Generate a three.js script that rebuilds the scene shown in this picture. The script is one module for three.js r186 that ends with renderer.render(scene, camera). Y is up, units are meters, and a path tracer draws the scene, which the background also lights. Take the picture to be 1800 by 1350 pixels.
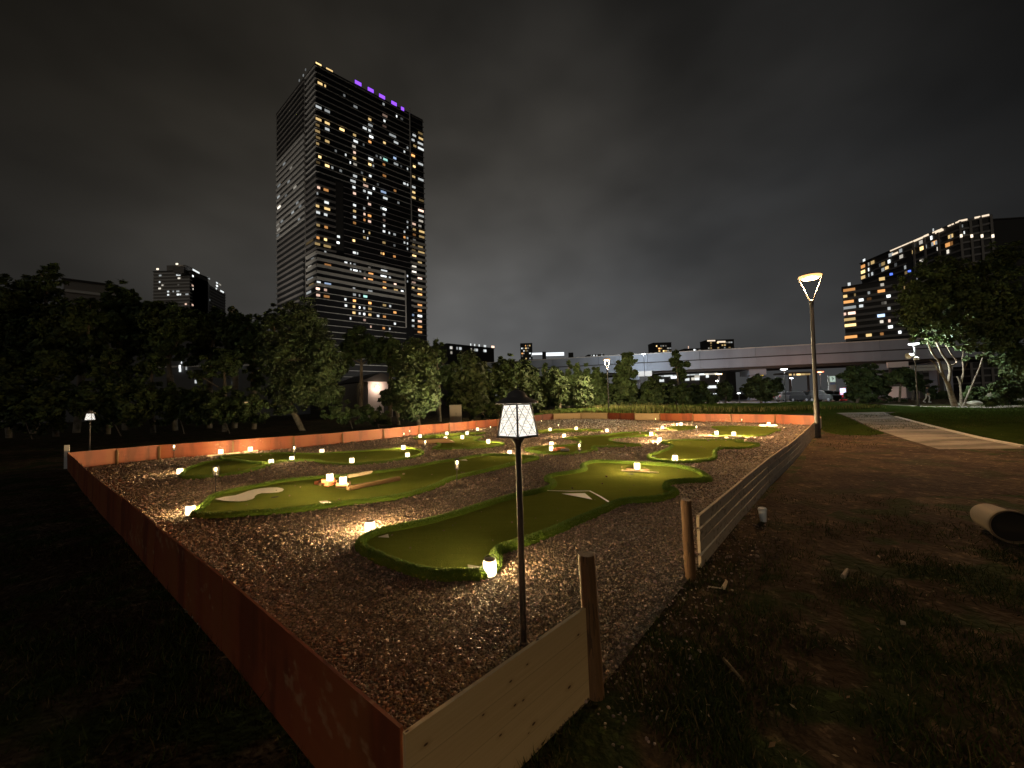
import * as THREE from 'three';
import { mergeGeometries } from 'three/addons/utils/BufferGeometryUtils.js';
import { MarchingCubes } from 'three/addons/objects/MarchingCubes.js';
import { RoundedBoxGeometry } from 'three/addons/geometries/RoundedBoxGeometry.js';

// ------------------------------------------------------------------ camera, sky, exposure
const F = 690, EYE = 1.45, PITCH = 0.042, ROLL = -0.02895;        // F: focal length in pixels of an 1800 x 1350 frame
const scene = new THREE.Scene();
const camera = new THREE.PerspectiveCamera(2 * Math.atan(675 / F) * 180 / Math.PI, 4 / 3, 0.05, 4000);
camera.position.set(0, EYE, 0);
camera.rotation.set(PITCH, 0, ROLL, 'XYZ');
camera.updateMatrixWorld(true);
const renderer = new THREE.WebGLRenderer({ antialias: true });
renderer.toneMapping = THREE.LinearToneMapping;
renderer.toneMappingExposure = 1.0;
renderer.shadowMap.enabled = true;

// seeded random and periodic noise
function rng(seed) { let a = seed >>> 0; return () => { a = (a + 0x6D2B79F5) | 0; let t = Math.imul(a ^ (a >>> 15), 1 | a); t = (t + Math.imul(t ^ (t >>> 7), 61 | t)) ^ t; return ((t ^ (t >>> 14)) >>> 0) / 4294967296; }; }
const hash = (x, y, s) => { let h = Math.imul(x, 374761393) ^ Math.imul(y, 668265263) ^ Math.imul(s, 2147483647 ^ 0x5bd1e995); h = Math.imul(h ^ (h >>> 13), 1274126177); return ((h ^ (h >>> 16)) >>> 0) / 4294967296; };
function vnoise(x, y, px, py, s) {                                 // value noise that repeats every px, py cells
  const ix = Math.floor(x), iy = Math.floor(y), fx = x - ix, fy = y - iy, sx = fx * fx * (3 - 2 * fx), sy = fy * fy * (3 - 2 * fy);
  const w = (a, p) => ((a % p) + p) % p;
  const a = hash(w(ix, px), w(iy, py), s), b = hash(w(ix + 1, px), w(iy, py), s), c = hash(w(ix, px), w(iy + 1, py), s), d = hash(w(ix + 1, px), w(iy + 1, py), s);
  return (a + (b - a) * sx) * (1 - sy) + (c + (d - c) * sx) * sy;
}
function fbm(u, v, fx, fy, oct, s) { let r = 0, a = 0.5, n = 0; for (let o = 0; o < oct; o++) { r += a * vnoise(u * fx, v * fy, fx, fy, s + o); n += a; a *= 0.5; fx *= 2; fy *= 2; } return r / n; }
const clamp = (x, a = 0, b = 1) => Math.min(b, Math.max(a, x)), mix = (a, b, t) => a + (b - a) * t, sstep = (a, b, x) => { const t = clamp((x - a) / (b - a)); return t * t * (3 - 2 * t); };
const mix3 = (a, b, t) => [mix(a[0], b[0], t), mix(a[1], b[1], t), mix(a[2], b[2], t)];

// overcast night sky over a city: brightest low over the middle of the town, darker overhead and away from it
{
  const W = 1024, Hh = 512, data = new Float32Array(W * Hh * 4);
  for (let r = 0; r < Hh; r++) {
    const e = ((r + 0.5) / Hh - 0.5) * 180, el = Math.max(0, e);
    for (let c = 0; c < W; c++) {
      const phi = ((c + 0.5) / W - 0.5) * 2 * Math.PI, az = ((phi * 180 / Math.PI + 90 + 2 + 540) % 360) - 180;     // 0 = a little left of straight ahead
      const ae = az * Math.cos(el * Math.PI / 180 * 0.9), g = 0.045 + 0.955 * Math.exp(-ae * ae / (2 * 25 * 25));
      const up = Math.exp(-Math.pow(el / 30, 1.75));
      const u = (c + 0.5) / W, v = (r + 0.5) / Hh;
      const cl = fbm(u, v, 22, 20, 4, 11) - 0.5, cl2 = fbm(u, v, 40, 60, 4, 23) - 0.5;
      let L = 0.128 * up * g * (1 + 0.95 * cl + 0.20 * cl2) + 0.0012;
      const warm = clamp(0.75 * sstep(8, 38, el) + 0.6 * sstep(10, -50, az) - 0.45 * sstep(5, 45, az), 0, 1.2);
      const t = [mix(0.99, 1.10, warm), mix(1.0, 0.99, warm), mix(1.01, 0.82, warm)];
      const k = (r * W + c) * 4;
      data[k] = L * t[0]; data[k + 1] = L * t[1]; data[k + 2] = L * t[2]; data[k + 3] = 1;
    }
  }
  const sky = new THREE.DataTexture(data, W, Hh, THREE.RGBAFormat, THREE.FloatType);
  sky.mapping = THREE.EquirectangularReflectionMapping; sky.magFilter = THREE.LinearFilter; sky.needsUpdate = true;
  scene.background = sky; scene.environment = sky;
}

// the dim, wide glow of the town and its low clouds from behind the camera
{ const sun = new THREE.DirectionalLight(new THREE.Color().setRGB(1, 0.92, 0.80), 0.15); sun.position.set(-140, 130, 350); sun.castShadow = true; sun.shadow.radius = 34; sun.name = 'city_glow';
  Object.assign(sun.shadow.camera, { left: -300, right: 300, top: 220, bottom: -120, near: 1, far: 1200 }); sun.shadow.mapSize.set(2048, 2048); scene.add(sun); scene.add(sun.target); }

// ------------------------------------------------------------------ helpers
const V = (x, y, z) => new THREE.Vector3(x, y, z);
const ray = (px, py) => V((px - 900) / F, -(py - 675) / F, -1).applyQuaternion(camera.quaternion);
const gp = (px, py, y = 0) => { const d = ray(px, py); return d.multiplyScalar((y - EYE) / d.y).add(camera.position); };      // point of the level y seen at a pixel
const at = (px, py, depth) => { const d = ray(px, py); return d.multiplyScalar(depth / -d.z).add(camera.position); };           // point at that distance into the scene
const used = new Map();
const numbered = (n) => { const k = used.get(n) ?? 0; used.set(n, k + 1); return k ? n + '_' + String(k).padStart(3, '0') : n; };
function tag(o, label, category, group) { o.userData.label = label; if (category) o.userData.category = category; if (group) o.userData.group = group; return o; }
function thing(name, label, category, pos, turn = 0, group) {
  const o = new THREE.Group(); o.name = numbered(name); scene.add(o); if (pos) o.position.copy(pos); o.rotation.y = turn;
  return tag(o, label, category, group);
}
function obj(name, geo, m, parent) {
  const g = Array.isArray(geo) ? (geo.length === 1 ? geo[0] : mergeGeometries(geo.map((x) => (x.index ? x.toNonIndexed() : x)).map(strip))) : geo;
  const o = new THREE.Mesh(g, m); o.name = parent ? name : numbered(name); (parent ?? scene).add(o); return o;
}
function strip(g) { for (const k of Object.keys(g.attributes)) if (!['position', 'normal', 'uv'].includes(k)) g.deleteAttribute(k); return g; }
function struct(name, geo, m) { const o = obj(name, geo, m); o.userData.kind = 'structure'; return o; }
function stuff(o) { o.userData.kind = 'stuff'; return o; }
function copyOf(root, pos, turn, label, group) { const r = root.clone(); r.userData = { ...root.userData }; r.name = numbered(root.name.replace(/_\d{3}$/, '')); scene.add(r); r.position.copy(pos); r.rotation.y = turn; r.userData.label = label; if (group) r.userData.group = group; return r; }
function bx(w, h, d, x = 0, y = 0, z = 0, ry = 0, du = 0, dv = 0) {        // box with uv in metres, centred at x, y, z
  const g = new THREE.BoxGeometry(w, h, d), uv = g.attributes.uv, s = [[d, h], [d, h], [w, d], [w, d], [w, h], [w, h]];
  for (let i = 0; i < 24; i++) { const k = s[i >> 2]; uv.setXY(i, uv.getX(i) * k[0] + du, uv.getY(i) * k[1] + dv); }
  if (ry) g.rotateY(ry); return g.translate(x, y, z);
}
function cyl(r0, r1, h, x = 0, y = 0, z = 0, n = 16, open = false) { return new THREE.CylinderGeometry(r0, r1, h, n, 1, open).translate(x, y + h / 2, z); }   // r0 top, stands on y
function bar(a, b, r, r2 = r, n = 8) { const d = b.clone().sub(a), L = d.length(), g = new THREE.CylinderGeometry(r2, r, L, n, 1); g.translate(0, L / 2, 0); g.applyQuaternion(new THREE.Quaternion().setFromUnitVectors(V(0, 1, 0), d.normalize())); return g.translate(a.x, a.y, a.z); }
function lathe(pts, n = 24) { return new THREE.LatheGeometry(pts.map((p) => new THREE.Vector2(p[0], p[1])), n); }
function tex(size, fn, rx = 1, ry = 1, srgb = true) {
  const [W, Hh] = Array.isArray(size) ? size : [size, size], d = new Uint8Array(W * Hh * 4), enc = (x) => { x = clamp(x); return 255 * (x <= 0.0031308 ? 12.92 * x : 1.055 * Math.pow(x, 1 / 2.4) - 0.055); };
  for (let j = 0; j < Hh; j++) for (let i = 0; i < W; i++) { const c = fn((i + 0.5) / W, (j + 0.5) / Hh), k = (j * W + i) * 4; for (let q = 0; q < 3; q++) d[k + q] = srgb ? enc(c[q]) : 255 * clamp(c[q]); d[k + 3] = 255; }
  const t = new THREE.DataTexture(d, W, Hh); t.wrapS = t.wrapT = THREE.RepeatWrapping; t.magFilter = THREE.LinearFilter; t.minFilter = THREE.LinearMipmapLinearFilter; t.generateMipmaps = true; if (srgb) t.colorSpace = THREE.SRGBColorSpace; t.repeat.set(rx, ry); t.needsUpdate = true; return t;
}
const lin = (r, g, b) => new THREE.Color().setRGB(r, g, b);
const std = (c, rough = 0.8, o = {}) => new THREE.MeshStandardMaterial({ color: c.isColor ? c : lin(...c), roughness: rough, side: THREE.DoubleSide, ...o });
const glow = (c, s) => new THREE.MeshStandardMaterial({ color: lin(0.02, 0.02, 0.02), roughness: 0.6, emissive: lin(...c), emissiveIntensity: s });
function polySheet(poly, y, uvs = 1) {                                     // flat sheet from a list of world points (x, z)
  const sh = new THREE.Shape(poly.map((p) => new THREE.Vector2(p.x, -p.z))), g = new THREE.ShapeGeometry(sh); g.rotateX(-Math.PI / 2); g.translate(0, y, 0);
  const p = g.attributes.position, uv = g.attributes.uv; for (let i = 0; i < p.count; i++) uv.setXY(i, p.getX(i) * uvs, p.getZ(i) * uvs); return g;
}
function inside(poly, x, z) { let c = false; for (let i = 0, j = poly.length - 1; i < poly.length; j = i++) { const a = poly[i], b = poly[j]; if ((a.z > z) !== (b.z > z) && x < (b.x - a.x) * (z - a.z) / (b.z - a.z) + a.x) c = !c; } return c; }
const smoothLoop = (pts, n, t = 0.5) => new THREE.CatmullRomCurve3(pts, true, 'centripetal', t).getSpacedPoints(n).slice(0, n);
function instanced(name, geo, m, list, parent, colors) {
  const im = new THREE.InstancedMesh(geo, m, list.length); im.name = parent ? name : numbered(name);
  list.forEach((mt, i) => im.setMatrixAt(i, mt)); if (colors) colors.forEach((c, i) => im.setColorAt(i, c));
  im.instanceMatrix.needsUpdate = true; (parent ?? scene).add(im); im.userData.kind = 'stuff'; return im;
}
const M4 = new THREE.Matrix4(), Q = new THREE.Quaternion(), EU = new THREE.Euler();
const place = (x, y, z, rx, ry, rz, sx, sy, sz) => new THREE.Matrix4().compose(V(x, y, z), new THREE.Quaternion().setFromEuler(new THREE.Euler(rx, ry, rz)), V(sx, sy ?? sx, sz ?? sx));
function pointLight(parent, pos, color, cd, radius = 1) { const l = new THREE.PointLight(lin(...color), cd, 0, 2); l.position.copy(pos); l.castShadow = true; l.shadow.radius = radius; l.name = 'lamp_light'; parent.add(l); return l; }

// ------------------------------------------------------------------ surfaces
const T = {};
T.soil = tex(512, (u, v) => { const a = fbm(u, v, 5, 5, 5, 3), b = fbm(u, v, 40, 40, 4, 9), c = fbm(u, v, 9, 9, 3, 31); let k = mix3([0.050, 0.035, 0.022], [0.11, 0.080, 0.052], sstep(0.3, 0.75, a * 0.6 + b * 0.4)); k = mix3(k, [0.035, 0.046, 0.016], sstep(0.5, 0.66, c)); const s = b > 0.72 ? 1.7 : 1; return k.map((x) => x * s); }, 0.35, 0.35);
T.dirt = tex(512, (u, v) => { const a = fbm(u, v, 4, 4, 5, 41), b = fbm(u, v, 48, 48, 3, 47), c = fbm(u, v, 14, 14, 4, 57); let k = mix3([0.034, 0.022, 0.014], [0.092, 0.064, 0.040], sstep(0.3, 0.72, a * 0.5 + c * 0.35 + b * 0.15)); k = mix3(k, [0.035, 0.038, 0.015], 0.7 * sstep(0.56, 0.7, fbm(u, v, 7, 7, 3, 71))); if (b > 0.7) k = k.map((x) => x * 1.9); return k; }, 0.3, 0.3);
T.soilBump = tex(512, (u, v) => { const b = fbm(u, v, 24, 24, 5, 77); return [b, b, b]; }, 1.1, 1.1, false);
T.gravel = tex(512, (u, v) => {                                             // packed pebbles: nearest of jittered cells
  const N = 44; let best = 9, id = 0; const gx = Math.floor(u * N), gy = Math.floor(v * N);
  for (let i = -1; i < 2; i++) for (let j = -1; j < 2; j++) { const cx = (gx + i + N) % N, cy = (gy + j + N) % N, dx = gx + i + hash(cx, cy, 5) - u * N, dy = gy + j + hash(cx, cy, 6) - v * N, d = dx * dx + dy * dy; if (d < best) { best = d; id = hash(cx, cy, 7); } }
  return mix3([0.13, 0.10, 0.078], [0.34, 0.275, 0.215], id * id); }, 1.4, 1.4);
T.gravelBump = tex(512, (u, v) => { const N = 44; let best = 9; const gx = Math.floor(u * N), gy = Math.floor(v * N); for (let i = -1; i < 2; i++) for (let j = -1; j < 2; j++) { const cx = (gx + i + N) % N, cy = (gy + j + N) % N, dx = gx + i + hash(cx, cy, 5) - u * N, dy = gy + j + hash(cx, cy, 6) - v * N; best = Math.min(best, dx * dx + dy * dy); } const h = 1 - clamp(best * 1.6); return [h, h, h]; }, 1.4, 1.4, false);
T.turf = tex(512, (u, v) => { const a = fbm(u, v, 3, 3, 4, 101), b = fbm(u, v, 150, 150, 2, 103), s = fbm(u, v, 5, 40, 3, 107); const k = mix3([0.085, 0.115, 0.020], [0.180, 0.215, 0.042], clamp(0.38 * a + 0.37 * b + 0.25 * s)); return k; }, 0.8, 0.8);
T.turfBump = tex(256, (u, v) => { const b = fbm(u, v, 96, 96, 2, 109); return [b, b, b]; }, 2.5, 2.5, false);
T.orange = tex([1024, 256], (u, v) => { const a = fbm(u, v, 6, 3, 5, 201), st = fbm(u, v, 3, 30, 3, 203), sp = fbm(u, v, 60, 20, 3, 207), dr = fbm(u, v, 40, 2, 3, 209), ve = fbm(u, v, 16, 1, 3, 213); let k = mix3([0.19, 0.040, 0.016], [0.30, 0.082, 0.034], clamp(a * 0.7 + st * 0.3)); k = mix3(k, [0.125, 0.034, 0.014], 0.75 * sstep(0.54, 0.74, dr * 0.6 + a * 0.4)); k = mix3(k, [0.105, 0.032, 0.015], 0.55 * sstep(0.55, 0.78, ve)); k = mix3(k, [0.27, 0.098, 0.032], 0.5 * sstep(0.60, 0.30, ve)); k = mix3(k, [0.40, 0.23, 0.14], 0.6 * sstep(0.64, 0.78, sp * 0.55 + a * 0.45)); return k; }, 0.28, 1.1);
T.wood = tex([1024, 512], (u, v) => {                                        // edge-glued softwood: boards, grain and knots
  const bd = Math.floor(v * 4), tone = hash(bd, 3, 301), g = fbm(u + bd * 0.37, v, 3, 90, 4, 303), g2 = fbm(u, v, 2, 26, 3, 305); let kn = 0, warp = 0;
  for (let i = 0; i < 16; i++) { const x = hash(i, 1, 307), y = hash(i, 2, 307), r = 0.006 + 0.011 * hash(i, 3, 307); let dx = Math.abs(u - x); dx = Math.min(dx, 1 - dx) * 2; const dy = Math.abs(v - y), d = Math.sqrt(dx * dx * 0.35 + dy * dy); kn = Math.max(kn, 1 - sstep(r * 0.5, r, d)); warp = Math.max(warp, 0.5 * (1 - sstep(r, r * 3.2, d))); }
  let k = mix3([0.50, 0.37, 0.20], [0.66, 0.52, 0.32], clamp(0.55 * g + 0.25 * g2 + 0.2 * tone)); k = mix3(k, [0.30, 0.185, 0.085], 0.55 * warp); k = mix3(k, [0.085, 0.042, 0.018], kn); if (Math.abs(v * 4 - Math.round(v * 4)) < 0.012) k = k.map((x) => x * 0.75); return k; }, 0.9, 2.2);
T.board = tex([1024, 256], (u, v) => { const g = fbm(u, v, 4, 60, 4, 401), g2 = fbm(u, v, 7, 4, 4, 403), sp = fbm(u, v, 30, 12, 3, 405); let k = mix3([0.42, 0.34, 0.23], [0.68, 0.57, 0.42], clamp(0.6 * g + 0.4 * g2)); k = mix3(k, [0.17, 0.13, 0.09], 0.6 * sstep(0.6, 0.78, sp)); k = mix3(k, [0.50, 0.44, 0.36], 0.35 * sstep(0.6, 0.75, g2)); return k; }, 0.5, 2.3);
T.post = tex([256, 512], (u, v) => { const g = fbm(u, v, 22, 3, 4, 501), k = fbm(u, v, 5, 2, 3, 503); let c = mix3([0.055, 0.028, 0.012], [0.23, 0.125, 0.055], clamp(0.65 * g + 0.35 * k)); if (g > 0.66) c = c.map((x) => x * 0.4); return c; }, 1, 1.6);
T.path = tex(512, (u, v) => { const a = fbm(u, v, 4, 4, 5, 601), b = fbm(u, v, 70, 70, 2, 603), s = fbm(u, v, 3, 12, 4, 605); let k = mix3([0.11, 0.095, 0.078], [0.27, 0.245, 0.21], sstep(0.3, 0.7, 0.55 * s + 0.3 * a + 0.15 * b)); return k; }, 0.22, 0.22);
T.concrete = tex(256, (u, v) => { const a = fbm(u, v, 5, 5, 5, 701), st = fbm(u, v, 24, 3, 3, 703); const k = mix(0.29, 0.40, clamp(0.6 * a + 0.4 * st)); return [k * 0.86, k * 0.95, k * 1.14]; }, 0.08, 0.08);
T.bark = tex([128, 256], (u, v) => { const g = fbm(u, v, 14, 6, 4, 801); return mix3([0.07, 0.055, 0.04], [0.26, 0.22, 0.17], g); }, 2, 1);
const M = {
  soil: new THREE.MeshPhysicalMaterial({ map: T.soil, roughness: 1, specularIntensity: 0.1, bumpMap: T.soilBump, bumpScale: 0.03 }),
  dirt: new THREE.MeshPhysicalMaterial({ map: T.dirt, roughness: 1, specularIntensity: 0.15, bumpMap: T.soilBump, bumpScale: 0.035 }),
  gravel: new THREE.MeshStandardMaterial({ map: T.gravel, roughness: 0.7, bumpMap: T.gravelBump, bumpScale: 0.015 }),
  turf: new THREE.MeshPhysicalMaterial({ map: T.turf, roughness: 1, specularIntensity: 0, bumpMap: T.turfBump, bumpScale: 0.006 }),
  border: new THREE.MeshPhysicalMaterial({ map: T.turf, color: lin(0.75, 1.0, 0.8), roughness: 1, specularIntensity: 0, bumpMap: T.turfBump, bumpScale: 0.012 }),
  blade: std([0.10, 0.17, 0.034], 0.8, { vertexColors: false }),
  orange: new THREE.MeshStandardMaterial({ map: T.orange, roughness: 0.55 }),
  wood: new THREE.MeshStandardMaterial({ map: T.wood, roughness: 0.65 }),
  board: new THREE.MeshStandardMaterial({ map: T.board, roughness: 0.8 }),
  post: new THREE.MeshStandardMaterial({ map: T.post, roughness: 0.75, bumpMap: T.post, bumpScale: 0.006 }),
  path: new THREE.MeshPhysicalMaterial({ map: T.path, roughness: 0.95, specularIntensity: 0.3 }),
  white: std([0.74, 0.73, 0.70], 0.6), black: std([0.012, 0.012, 0.014], 0.35), iron: std([0.05, 0.05, 0.054], 0.45, { metalness: 0.4 }),
  pole: std([0.075, 0.075, 0.08], 0.4, { metalness: 0.5 }), steel: std([0.32, 0.32, 0.34], 0.4, { metalness: 0.6 }),
  brick: std([0.42, 0.13, 0.06], 0.85), timber: std([0.16, 0.095, 0.045], 0.8), bark: new THREE.MeshStandardMaterial({ map: T.bark, roughness: 0.95 }), cup: std([0.012, 0.012, 0.01], 0.9),
};

// ------------------------------------------------------------------ ground
{
  const g = new THREE.PlaneGeometry(3000, 3000, 1, 1).rotateX(-Math.PI / 2), p = g.attributes.position, uv = g.attributes.uv;
  for (let i = 0; i < p.count; i++) uv.setXY(i, p.getX(i), p.getZ(i));
  struct('ground', g, M.soil);
}
const FH = 0.43;                                                            // height of the low boards round the course
const leftTop = [[706, 1291], [519.7, 1127], [406, 1027], [318.6, 963], [231, 889], [172, 846], [119, 797]].map(([x, y]) => gp(x, y, FH));
const farLeftTop = [[119, 797], [205, 789], [279, 782.7], [409.6, 774.2], [516, 767], [601.5, 760.2], [673.7, 754], [736, 748.3], [789, 744], [836, 740], [874, 736.8], [905, 733.5]].map(([x, y]) => gp(x, y, FH));
const backTop = [[905, 733.5], [938, 730], [972, 727.3], [1021, 726], [1068, 726], [1116, 726.7], [1160, 727], [1218, 727.7], [1285, 728.2], [1362, 729], [1443, 731.5]].map(([x, y]) => gp(x, y, FH));
const rightTop = [[1226, 908], [1335, 817], [1393, 777], [1426, 748], [1443, 733]].map(([x, y]) => gp(x, y, FH));
if (globalThis.process?.env?.DBG) for (const [n, l] of [['left', leftTop], ['farLeft', farLeftTop], ['back', backTop], ['right', rightTop]]) console.log(n, l.map((p) => p.x.toFixed(2) + ',' + p.z.toFixed(2)).join('  '), 'len', l.slice(1).map((p, i) => p.distanceTo(l[i]).toFixed(2)).join(' '));

// ------------------------------------------------------------------ low fences round the course
const courseEdge = [...leftTop, ...farLeftTop.slice(1), ...backTop.slice(1), ...rightTop.slice().reverse(), gp(1226, 1000, 0), gp(1049, 1222, 0)].map((p) => V(p.x, 0, p.z));
function resample(pts, step) { const out = [pts[0].clone()]; let rest = step; for (let i = 1; i < pts.length; i++) { let a = pts[i - 1].clone(); const b = pts[i]; let d = a.distanceTo(b); while (d >= rest) { a = a.clone().lerp(b, rest / d); out.push(a.clone()); d = a.distanceTo(b); rest = step; } rest -= d; } return out; }
function panelAt(a, b, h, th, m, seed, y0 = 0.012, gap = 0.006) {         // an upright board between two points of the plan
  const d = b.clone().sub(a), L = Math.hypot(d.x, d.z), r = rng(seed);
  const g = bx(L - gap, h, th, 0, 0, 0, 0, r() * 7, r() * 3); { const p = g.attributes.position, sag = (r() - 0.3) * 0.03; g.rotateX((r() - 0.5) * 0.05); g.rotateZ((r() - 0.5) * 0.014); } g.rotateY(-Math.atan2(d.z, d.x)); g.translate((a.x + b.x) / 2, y0 + h / 2 + (r() - 0.5) * (h > 0.3 ? 0.018 : 0.006), (a.z + b.z) / 2); return g;
}
function stakeAt(p, h, w, off) { return bx(w, h, w, p.x + off.x, h / 2, p.z + off.z, 0.3); }
function boardFence(label, pts, mats, side) {
  const t = thing('board_fence', label, 'fence');
  for (let i = 1; i < pts.length; i++) { const m = mats(i - 1), pan = obj('panel', panelAt(pts[i - 1], pts[i], FH, 0.012, m, 31 * i + pts.length), m, t); if (m === M.paleBoard) { pan.userData.label = 'bare tan board among red ones'; }
    const d = pts[i].clone().sub(pts[i - 1]).setY(0).normalize(), n = V(-d.z, 0, d.x).multiplyScalar(side * 0.034);
    if (i < pts.length - 1) obj('stake', stakeAt(pts[i], 0.40, 0.045, n), M.timber, t); }
  return t;
}
M.redDark = new THREE.MeshStandardMaterial({ map: T.orange, color: lin(0.62, 0.52, 0.55), roughness: 0.6 });
M.paleBoard = new THREE.MeshStandardMaterial({ map: T.wood, color: lin(0.72, 0.72, 0.72), roughness: 0.7 });
const lp = resample(leftTop, 1.81); lp.push(leftTop[leftTop.length - 1]);
boardFence('long orange board fence running from the near corner toward the dark far left corner', lp, () => M.orange, 1);
boardFence('red orange board fence below the trees, behind the far left greens', farLeftTop, () => M.orange, 1);
boardFence('far back fence of red boards with three bare tan boards let in', backTop, (i) => [0, 1].includes(i) ? M.redDark : [2, 3, 5].includes(i) ? M.paleBoard : i === 4 ? M.redDark : M.orange, 1);
{ // the right side: weathered boards with open slits
  const t = thing('plank_fence', 'grey brown plank fence with light slits, running from a post to the street lamp', 'fence');
  const pts = resample(rightTop, 1.82); pts.push(rightTop[rightTop.length - 1]); const r = rng(77);
  for (let i = 1; i < pts.length; i++) {
    const a = pts[i - 1], b = pts[i], wide = i === 1 || i === 2 || i === 4;
    for (let k = 0; k < 4; k++) obj('plank', panelAt(a, b, 0.104 - (wide ? 0.0085 : 0.0015), 0.022, M.board, 900 + i * 7 + k, 0.014 + k * 0.1075, 0.008), M.board, t);
    const d = b.clone().sub(a).setY(0).normalize(), n = V(d.z, 0, -d.x).multiplyScalar(-0.04);
    if (i < pts.length - 1) obj('stake', bx(0.045, 0.38, 0.045, b.x - n.x * 1.05, 0.19, b.z - n.z * 1.05), M.timber, t);
  }
}
function roundPost(p, h, r0, lean, label) {
  const g = cyl(r0 * 0.96, r0, h, 0, 0, 0, 20); const pos = g.attributes.position; for (let i = 0; i < pos.count; i++) { const y = pos.getY(i), a = Math.atan2(pos.getZ(i), pos.getX(i)), k = 1 + 0.035 * Math.sin(a * 3 + y * 4) + 0.02 * Math.sin(a * 7 + 2 + y * 9); pos.setX(i, pos.getX(i) * k + lean * y); pos.setZ(i, pos.getZ(i) * k); } g.computeVertexNormals();
  const o = obj('wooden_post', g, M.post); o.position.copy(p); o.position.y = -0.02; return tag(o, label, 'post', 'round wooden posts beside the fence opening');
}
const pA = gp(1047, 1222, 0), pB = gp(1214, 1018, 0);
roundPost(pA, 0.70, 0.043, -0.03, 'round brown wooden post standing at the end of the pale near board');
roundPost(pB, 0.64, 0.042, -0.012, 'round brown wooden post at the start of the slit plank fence');
{ // the pale new board at the near corner
  const a = gp(710, 1289, FH + 0.004), b = gp(1034, 1063, FH + 0.004), t = thing('corner_board', 'pale knotty softwood board leaning at the near corner of the course', 'board');
  const d = b.clone().sub(a), L = Math.hypot(d.x, d.z), g = bx(L, FH, 0.016, 0, 0, 0, 0, 0.1, 0.02); g.rotateY(-Math.atan2(d.z, d.x)); g.translate((a.x + b.x) / 2, FH / 2 + 0.004, (a.z + b.z) / 2); obj('panel', g, M.wood, t);
  const n = V(d.z, 0, -d.x).normalize(); for (const k of [0.12, 0.86]) { const p = a.clone().lerp(b, k); obj('batten', bx(0.04, FH - 0.05, 0.03, p.x + n.x * 0.024, FH / 2 - 0.02, p.z + n.z * 0.024, -Math.atan2(d.z, d.x)), M.timber, t); }
}
{ const p = gp(117, 824, 0), o = obj('marker_board', bx(0.10, 0.62, 0.02, 0, 0.31, 0, 0.4), M.white); o.position.copy(p); tag(o, 'narrow white upright board at the dark far left corner of the fence', 'board'); }

// ------------------------------------------------------------------ greens
const loops = [];
const turfY = (x, z) => 0.024 + 0.013 * fbm(x * 0.05 + 4, z * 0.05 + 4, 24, 24, 2, 91) + 0.003 * fbm(x * 0.05 + 4, z * 0.05 + 4, 160, 160, 2, 93);
function turfSheet(loop, c) {                                               // turf laid over uneven ground, in small cells up to the raised rim
  const b = new THREE.Box3().setFromPoints(loop), nx = Math.ceil((b.max.x - b.min.x) / c), nz = Math.ceil((b.max.z - b.min.z) / c), id = new Map(), P = [], UV = [], I = [];
  const vtx = (i, j) => { const k = i * 4096 + j; if (!id.has(k)) { const x = b.min.x + i * c, z = b.min.z + j * c; id.set(k, P.length / 3); P.push(x, turfY(x, z), z); UV.push(x, z); } return id.get(k); };
  for (let i = 0; i < nx; i++) for (let j = 0; j < nz; j++) if (inside(loop, b.min.x + (i + 0.5) * c, b.min.z + (j + 0.5) * c)) { const a = vtx(i, j), d = vtx(i + 1, j), e = vtx(i, j + 1), f = vtx(i + 1, j + 1); I.push(a, e, d, d, e, f); }
  const g = new THREE.BufferGeometry(); g.setAttribute('position', new THREE.Float32BufferAttribute(P, 3)); g.setAttribute('uv', new THREE.Float32BufferAttribute(UV, 2)); g.setIndex(I); g.computeVertexNormals(); return g;
}
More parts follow.
